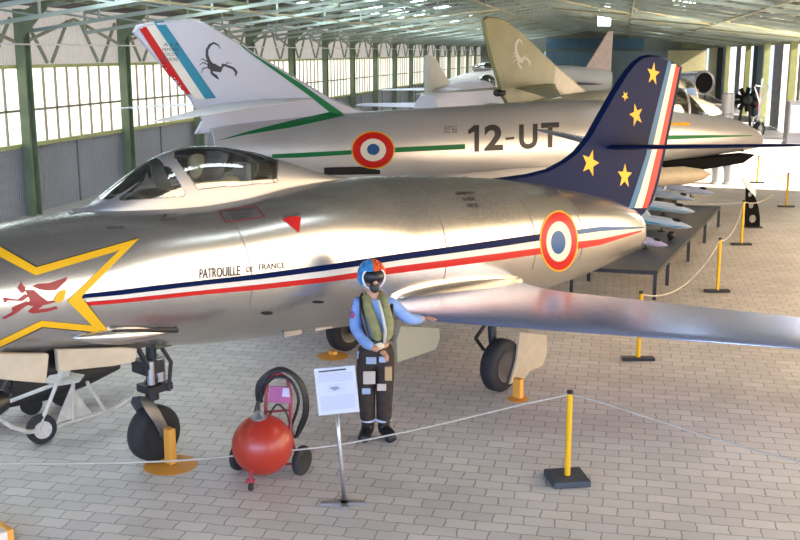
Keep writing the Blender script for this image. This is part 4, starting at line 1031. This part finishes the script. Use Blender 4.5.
b.tube([T(264, 412, .24), T(291, 410, .24)], .012, 8); b.tube([T(240, 464, .22), T(302, 464, .12)], .014, 8)
b.build('trolley_frame', RFR, rt, smooth=40)
q = [T(268, 402, .27), T(291, 403, .27), T(289, 387, .30), T(270, 386, .30)]
MB().plate(q, (0, .02, 0)).build('label_plate', mat('plate_magenta', (.38, .07, .20), .5), rt)
q = [T(282, 396, .25), T(290, 397, .25), T(289, 388, .28), T(283, 388, .28)]
MB().plate(q, (0, .02, 0)).build('label_sticker', mat('sticker_lilac', (.55, .50, .66), .5), rt)
hose = []
for k_ in range(3):
    o_ = k_ * 1.8
    hose += [T(x, y, .30 + .03 * k_) for x, y in ((262 - o_, 402), (261 - o_, 388 - o_), (270, 374 - o_ * .7), (284, 371 - o_ * .7), (296 + o_, 379), (303 + o_, 394), (304 + o_, 412), (299 + o_, 427), (295, 437), (291, 428), (297, 410), (298, 396), (290, 380), (276, 377), (266, 384))]
def smooth_path(P, n=5):
    r = []
    for i in range(len(P) - 1):
        a, b_, c, d = P[max(i - 1, 0)], P[i], P[i + 1], P[min(i + 2, len(P) - 1)]
        for k_ in range(n):
            t = k_ / n; r.append(.5 * ((2 * b_) + (c - a) * t + (2 * a - 5 * b_ + 4 * c - d) * t * t + (3 * b_ - a - 3 * c + d) * t**3))
    return r + [P[-1]]
MB().tube(smooth_path(hose), .014, 8).build('hose', BLACK, rt, smooth=True)
MB().tube(smooth_path([T(257, 432, .0), T(255, 415, .05), T(258, 402, .1), T(259, 410, .1), T(263, 436, 0)]), .013, 8).build('discharge_pipe', BLACK, rt, smooth=True)
MB().tube(smooth_path([T(264, 428, .1), T(276, 405, .2), T(286, 412, .2), T(290, 424, .2)]), .010, 8).build('inner_hose', BLACK, rt, smooth=True)

# ================================================================== INFORMATION STAND
gs = at_z(343, 504)
sg = root('information_stand', 'white printed information board on a slanted grey metal post', 'sign', tuple(gs), YAW)
SI = W(sg).inverted()
def Sg(x, y, dy=0.0): return SI @ at_plane(x, y, gs + DY * dy, DY)
b = MB(); pts = [Sg(344, 500), Sg(342, 470), Sg(339, 440, .0), Sg(336, 405, .05)]
b.tube(pts, .018, 10).build('post', STEEL, sg, smooth=True)
b = MB(); c = Vector((0, 0, .015)); b.bar(c - Vector((.19, .02, 0)), c + Vector((.19, -.0, 0)), .06, .02); b.bar(c - Vector((-.02, .12, 0)), c + Vector((0, .12, 0)), .06, .02); b.build('base', STEEL, sg)
bp = [Sg(314, 368.5, .16), Sg(354.5, 365, .16), Sg(359.5, 411, .0), Sg(319, 415, .0)]
bo = MB().plate(bp, (0, .03, 0)).build('board', mat('board_white', (.60, .60, .66), .5), sg)
bb = surf([bo]); GTX = mat('print_grey', (.28, .28, .34), .7); GT2 = mat('print_light', (.48, .48, .56), .7)
def bq(u, v): a, b_, c, d = (314, 368.5), (354.5, 365), (359.5, 411), (319, 415); return tuple((a[k_] * (1 - u) + b_[k_] * u) * (1 - v) + (d[k_] * (1 - u) + c[k_] * u) * v for k_ in (0, 1))
decal('board_title', [bq(.10, .07), bq(.78, .055), bq(.78, .09), bq(.10, .10)], bb, INK, sg, .004)
rows = [(.14 + i * .032, .07, .92, GT2) for i in range(6)] + [(.38 + i * .045, .28, .72, GT2) for i in range(4)] + [(.62 + i * .034, .08, .92, GT2) for i in range(9)]
for v_, u0, u1, m in rows: decal('text_line', [bq(u0, v_), bq(u1, v_), bq(u1, v_ + .013), bq(u0, v_ + .013)], bb, m, sg, .004, lim=30)
decal('drawing', [bq(.32, .44), bq(.5, .42), bq(.6, .47), bq(.44, .52)], bb, GTX, sg, .005)

# ================================================================== STANCHIONS AND ROPES
def stanchion(x, y, label, hgt=.88, ang=0.0, slab_=False, r=.026):
    g = at_z(x, y)
    s = root('rope_stanchion', label, 'rope post', (g.x, g.y, 0), ang, 'yellow posts carrying the barrier rope')
    MB().lathe([(r, .02), (r, hgt - .03)], (0, 0, 0), (0, 0, 1), 16).build('post', YEL, s, smooth=40)
    MB().lathe([(r * 1.1, hgt - .03), (r * 1.1, hgt - .005), (r * .6, hgt)], (0, 0, 0), (0, 0, 1), 16).build('cap', BLACK, s, smooth=40)
    if slab_: MB().box((0, 0, .03), (.34, .34, .06)).build('base', mat('slate_rubber', (.045, .055, .07), .6), s, bevel=.012)
    else: MB().box((0, 0, .02), (.40, .12, .04)).build('base', BLACK, s, bevel=.008)
    return Vector((g.x, g.y, hgt - .04))
p1 = stanchion(567, 481, 'nearest yellow rope post on a square slate base, in the open floor at front', .85, .35, True)
p3 = stanchion(638, 360, 'yellow rope post half hidden by the near wing of the silver jet', .88, .2)
p2 = stanchion(717, 292, 'yellow rope post on bar base near the long side of the model table', .88, .2)
p4 = stanchion(741, 245, 'yellow rope post just left of the black panel with round holes', .9, .2)
p5 = stanchion(786, 207, 'yellow rope post nearest the right edge of the photo', .85, .2)
p6 = stanchion(757, 183, 'farthest yellow rope post, thin and small near the bright floor', .80, .2)
ROPE = mat('barrier_rope', (.48, .43, .36), .8)
def rope(pts, label, r=.009):
    o = MB().tube(smooth_path(pts), r, 6).build('barrier_rope', ROPE, None, smooth=True); tag(o, label, 'rope')
def vplane(a, b_):
    d = (Vector((b_[0], b_[1], 0)) - Vector((a[0], a[1], 0))).normalized(); return Vector((-d.y, d.x, 0))
n_ = vplane(p1, (-8.0, 7.2))
rope([p1] + [at_plane(x, y, p1, n_) for x, y in ((520, 405), (460, 419.5), (400, 433), (340, 444.5), (290, 450.5), (232, 456), (170, 461), (100, 463), (30, 463.5), (-60, 463))], 'slack pale rope running left from the nearest post past the red sphere trolley')
n_ = vplane(p1, (2.6, 7.0))
rope([p1] + [at_plane(x, y, p1, n_) for x, y in ((600, 402), (650, 418), (698, 433.5), (750, 449), (800, 462), (860, 477))], 'pale rope running right from the nearest post out of the picture')
def sag(a, b_, s_, n=8): return [a.lerp(b_, i / n) - Vector((0, 0, s_ * 4 * (i / n) * (1 - i / n))) for i in range(n + 1)]
rope(sag(p3, p2, .30), 'sagging rope between the wing side post and the post by the model table')
rope(sag(p2, p4, .22), 'rope from the post by the model table up to the post beside the black panel')
rope(sag(p4, p5, .25), 'rope behind the black panel leading to the post at the right edge')
rope(sag(p5, p6, .25), 'farthest short rope between the two small posts')
tl = at_plane(702, 203, p4, vplane(p4, p4 + Vector((1, .2, 0))))
rope(sag(tl, p4, .03) , 'level rope from the far end of the model table to the post beside the panel')

# ================================================================== MODEL TABLE
tb = root('display_table', 'long low black table carrying a row of model jets', 'table', (0.6, 16.18, 0), 0)
TV = Vector((1.55, 7.32, 0)); TU = Vector((-1.27, .08, 0)); TZ = .46
c4 = [Vector((0, 0, 0)), TV, TV + TU, TU]
MB().plate([p + Vector((0, 0, TZ - .02)) for p in c4], (0, 0, .03)).build('tabletop', mat('table_dark_top', (.055, .06, .075), .4, spec=.3), tb)
for i in range(4):
    MB().bar(c4[i] + Vector((0, 0, TZ - .03)), c4[(i + 1) % 4] + Vector((0, 0, TZ - .03)), .06, .06).build('rail', BLACK, tb)
for t in (0, .15, .44, .72, 1.0):
    for s in (0, 1):
        p = TV * t + TU * s; MB().box((p.x, p.y, (TZ - .05) / 2), (.055, .055, TZ - .05)).build('leg', BLACK, tb)
MLAV = mat('model_lavender', (.72, .75, .92), .4); MSKY = mat('model_sky', (.70, .80, .95), .4); MPINK = mat('model_pink', (.85, .66, .80), .4); MCY = mat('model_cyan', (.10, .50, .72), .4); MWH = mat('model_white', (.86, .90, .95), .4)
def model(cp_, L_, ang, label, fm, wm, hl=.16, stripe=None, tip=1.0, finm=None, **kw):
    c = at_z(*cp_, TZ + hl)
    r = small_jet('model_jet', label, (c.x, c.y, TZ), math.radians(ang), L_, fm, finm or fm, group='model jets on the black table', cat='model aircraft', z0=hl, gear=False, wm=wm, tip=tip, **kw)
    MB().lathe([(.07, .001), (.07, .012), (.015, .02), (.012, hl)], (0, 0, 0), (0, 0, 1), 16).build('stand', BLACK, r)
    if stripe:
        for s in (1, -1):
            MB().plate([Vector((-.35 * L_, s * .062 * L_ * tip, hl + .0)), Vector((.28 * L_, s * .062 * L_ * tip, hl - .01)), Vector((.42 * L_, s * .034 * L_ * tip, hl - .02)), Vector((.28 * L_, s * .062 * L_ * tip, hl - .035)), Vector((-.35 * L_, s * .062 * L_ * tip, hl - .03))], (0, .012, 0)).build('side_stripe', stripe, r)
    return r
model((646, 241), .95, -42, 'pinkish model jet nearest the front end of the black table', MPINK, MLAV, .13, None, 1.1, delta=False)
model((662, 222), 1.35, -40, 'pale model jet with cyan underside, second from the front of the table', MWH, MCY, .17, MCY, 1.05)
model((664, 207), 1.5, -38, 'long pale model jet with cyan stripe, in the middle of the table row', MWH, MCY, .17, MCY, 1.0)
model((673, 196), 1.15, -42, 'lilac blue model jet with raised tail, fourth along the table', MSKY, MSKY, .17, None, 1.05, delta=False)
model((691, 190), 1.3, -38, 'lilac blue model jet at the far end of the black table', MLAV, MSKY, .17, None, 1.0, delta=False)
p = at_z(671, 240, TZ + .0); r = root('model_engine', 'small dark round model part standing beside the pink model jet', 'model', (p.x, p.y, TZ)); MB().sphere((0, 0, .09), .075, 16).build('ball', DARK, r, smooth=True); MB().lathe([(.05, -.004), (.05, .02), (.01, .03)], (0, 0, 0)).build('foot', BLACK, r)

# black panel with three round holes
gq = at_z(753, 227.5); nq = Vector((-math.sin(YAW), math.cos(YAW), 0))
pn = root('cutaway_panel', 'upright black curved panel pierced by three round holes, with a pale tip', 'display panel', tuple(gq), YAW); PI_ = W(pn).inverted()
def Q(x, y): return PI_ @ at_plane(x, y, gq, nq)
outl = [(745.5, 227.5), (760, 227.5), (760, 217), (758.5, 207), (755.5, 198), (751, 190.5), (746.5, 187)]
hol = [ell(750.4, 194.5, 2.3, 2.6, 20), ell(751.6, 205.6, 2.9, 3.1, 20), ell(753, 219, 3.8, 4.1, 20)]
loops = [[Q(*p) for p in outl]] + [[Q(*p) for p in h[::-1]] for h in hol]
allp = [p for l in loops for p in l]; tri = tessellate_polygon(loops); nn = len(allp); off = Vector((0, .06, 0))
vs = [p for p in allp] + [p + off for p in allp]; fs_l = [tuple(t) for t in tri] + [tuple(i + nn for i in t[::-1]) for t in tri]; k0 = 0
for l in loops:
    m_ = len(l); fs_l += [(k0 + i, k0 + (i + 1) % m_, k0 + (i + 1) % m_ + nn, k0 + i + nn) for i in range(m_)]; k0 += m_
MB().add(vs, fs_l).build('panel', MATS['matt_black'], pn)
MB().plate([Q(*p) for p in ((741.5, 178), (746, 181), (755, 190), (755.5, 197), (746.5, 188))], (0, .07, 0)).build('panel_tip', WHITE, pn)
MB().box((0, .03, .012), (.36, .25, .024)).build('base', BLACK, pn)

# ================================================================== FAR RIGHT EXHIBITS
for (x, lab) in ((716, 'left one of two grey bollards on the bright floor beyond the table'), (728, 'right one of two grey bollards on the bright floor beyond the table')):
    g = at_z(x, 184); r = root('bollard', lab, 'bollard', tuple(g)); MB().lathe([(.17, 0), (.17, .04), (.12, .06), (.13, .35), (.17, .5), (.12, .78), (.03, .8)], seg=20).build('post', GREYP, r, smooth=40)
def far(x, Y): X = (x - 400) / 1067 * Y; return cw(X, Y)
g = far(706, 47); r = root('jet_engine', 'grey ringed engine intake with dark mouth on a tall cradle, beyond the tan nose', 'engine', tuple(g), math.radians(-60))
b = MB().lathe([(.36, -2.2), (.46, -1.2), (.52, -.2), (.54, 0), (.50, .04), (.44, -.02), (.40, -.3)], (0, 0, 2.42), (1, 0, 0), 36, caps=False).build('casing', mat('casing_lilac', (.45, .44, .52), .35, .5), r, smooth=60)
MB().lathe([(.46, -.04), (.46, -.02)], (0, 0, 2.42), (1, 0, 0), 30).build('mouth', mat('mouth_black', (.01, .01, .01), .9, spec=.02), r)
MB().lathe([(.12, -.22), (.08, -.1), (.01, -.03)], (0, 0, 2.42), (1, 0, 0), 20).build('spinner', DARK, r, smooth=True)
for s in (-1, 1):
    MB().bar((-.4, s * .35, 0), (-.4, s * .35, 2.05), .08).build('stand_leg', DARK, r); MB().bar((-1.6, s * .35, 0), (-1.6, s * .35, 2.05), .08).build('stand_leg', DARK, r)
MB().bar((-.4, -.45, 2.0), (-.4, .45, 2.0), .1).build('stand_beam', DARK, r)
g = far(731, 48); r = root('metal_drum', 'grey upright drum standing left of the dark radial engine', 'drum', tuple(g))
MB().lathe([(.27, 0), (.27, 1.9), (.24, 1.93)], seg=24).build('barrel', mat('drum_grey', (.50, .50, .50), .4, .3), r, smooth=30); MB().torus((0, 0, 1.0), .275, .02).build('hoop', STEEL, r, smooth=True)
g = far(749, 49); r = root('radial_engine', 'dark radial engine with finned cylinders on a black stand', 'engine', tuple(g), YAW)
MB().lathe([(.22, -.25), (.26, 0), (.22, .25), (.08, .35)], (0, 0, 1.6), (0, -1, 0), 20).build('crankcase', DARK, r, smooth=40)
for i in range(9):
    a = 2 * PI * i / 9; d = Vector((math.cos(a), 0, math.sin(a))); MB().lathe([(.09 if j % 2 else .12, .2 + .03 * j) for j in range(13)], (0, 0, 1.6), tuple(d), 12).build('cylinder', BLACK, r)
MB().bar((-.3, 0, 0), (-.15, 0, 1.5), .1).build('stand_leg', BLACK, r); MB().bar((.3, 0, 0), (.15, 0, 1.5), .1).build('stand_leg', BLACK, r); MB().bar((-.5, 0, .04), (.5, 0, .04), .08).build('stand_foot', BLACK, r)
g = far(764, 47); r = root('landing_gear_leg', 'white undercarriage leg with forked top and dark tyre, standing upright', 'landing gear', tuple(g), YAW)
wheel(r, (0, 0, .36), .36, .2, (.6, -.8, 0), 'wheel', STEEL)
MB().tube([(.0, .15, .4), (.0, .1, 1.2), (0, 0, 2.6)], .06, 10).build('strut', WHITE, r, smooth=True)
for s in (-1, 1): MB().tube([(0, 0, 1.4), (s * .32, 0, 2.25), (s * .28, 0, 2.3), (0, 0, 2.25)], .03, 8).build('brace', WHITE, r)
MB().tube([(-.22, .1, .36), (-.25, .1, .85), (0, .1, 1.0), (.25, .1, .85), (.22, .1, .36)], .04, 8).build('fork', WHITE, r, smooth=True)
g = far(803, 43); r = root('showcase', 'pale metal and glass showcase at the right edge of the hangar', 'display case', tuple(g), 0)
MB().box((0, 0, .95), (.9, 1.0, 1.7)).build('case', mat('case_silver', (.22, .22, .25), .4, .3), r, bevel=.02); MB().box((0, 0, .06), (1, 1.1, .12)).build('plinth', GREYP, r)
MB().box((-.02, -.52, 1.1), (.7, .03, 1.1)).build('case_glass', mat('case_glass', (.3, .3, .34), .15, .3), r)
# orange edged board in the near corner
g = at_z(3, 539); r = root('low_barrier_board', 'orange edged pale board lying in the bottom left corner', 'board', (g.x, g.y, 0), math.radians(-32))
MB().box((-.16, -.10, .05), (.52, .2, .1)).build('board', mat('board_cream', (.8, .7, .6), .6), r, bevel=.01); MB().box((-.16, .02, .055), (.54, .05, .11)).build('edge', ORG, r, bevel=.01)
# ================================================================== LIGHT
def area(name, loc, size, dirv, power, col):
    l = bpy.data.lights.new(name, 'AREA'); l.shape = 'RECTANGLE'; l.size, l.size_y = size; l.energy = power; l.color = col
    o = bpy.data.objects.new(name, l); COL.objects.link(o); o.location = loc
    o.rotation_euler = Vector(dirv).to_track_quat('-Z', 'Z').to_euler(); return o
area('doorway_daylight', (XR + .3, 38, 2.2), (19, 3.8), (-1, 0, -.05), 3600, (1.0, .76, .50))
area('open_front_daylight', (-3, Y0 - .2, 2.6), (19, 4.6), (0, 1, 0), 1900, (.45, .60, 1.0))  # blue fill lamp added behind the camera to cool the near floor
sl = bpy.data.lights.new('sun', 'SUN'); sl.energy = 15; sl.angle = math.radians(.6); sl.color = (1, .9, .75)
so = bpy.data.objects.new('sun', sl); COL.objects.link(so); so.rotation_euler = Vector((-1, .12, -.62)).to_track_quat('-Z', 'Z').to_euler()
so.location = (20, 20, 20)
w = bpy.data.worlds.new('world'); S.world = w; w.use_nodes = True
w.node_tree.nodes['Background'].inputs[0].default_value = (.62, .78, 1, 1); w.node_tree.nodes['Background'].inputs[1].default_value = 1.2
S.view_settings.view_transform = 'Standard'; S.view_settings.look = 'None'; S.view_settings.gamma = 1; S.view_settings.use_curve_mapping = False
S.view_settings.exposure = 0.38
S.cycles.max_bounces = 6; S.cycles.diffuse_bounces = 4; S.cycles.glossy_bounces = 3; S.cycles.transparent_max_bounces = 8
S.cycles.sample_clamp_indirect = 6
S.cycles.use_denoising = True
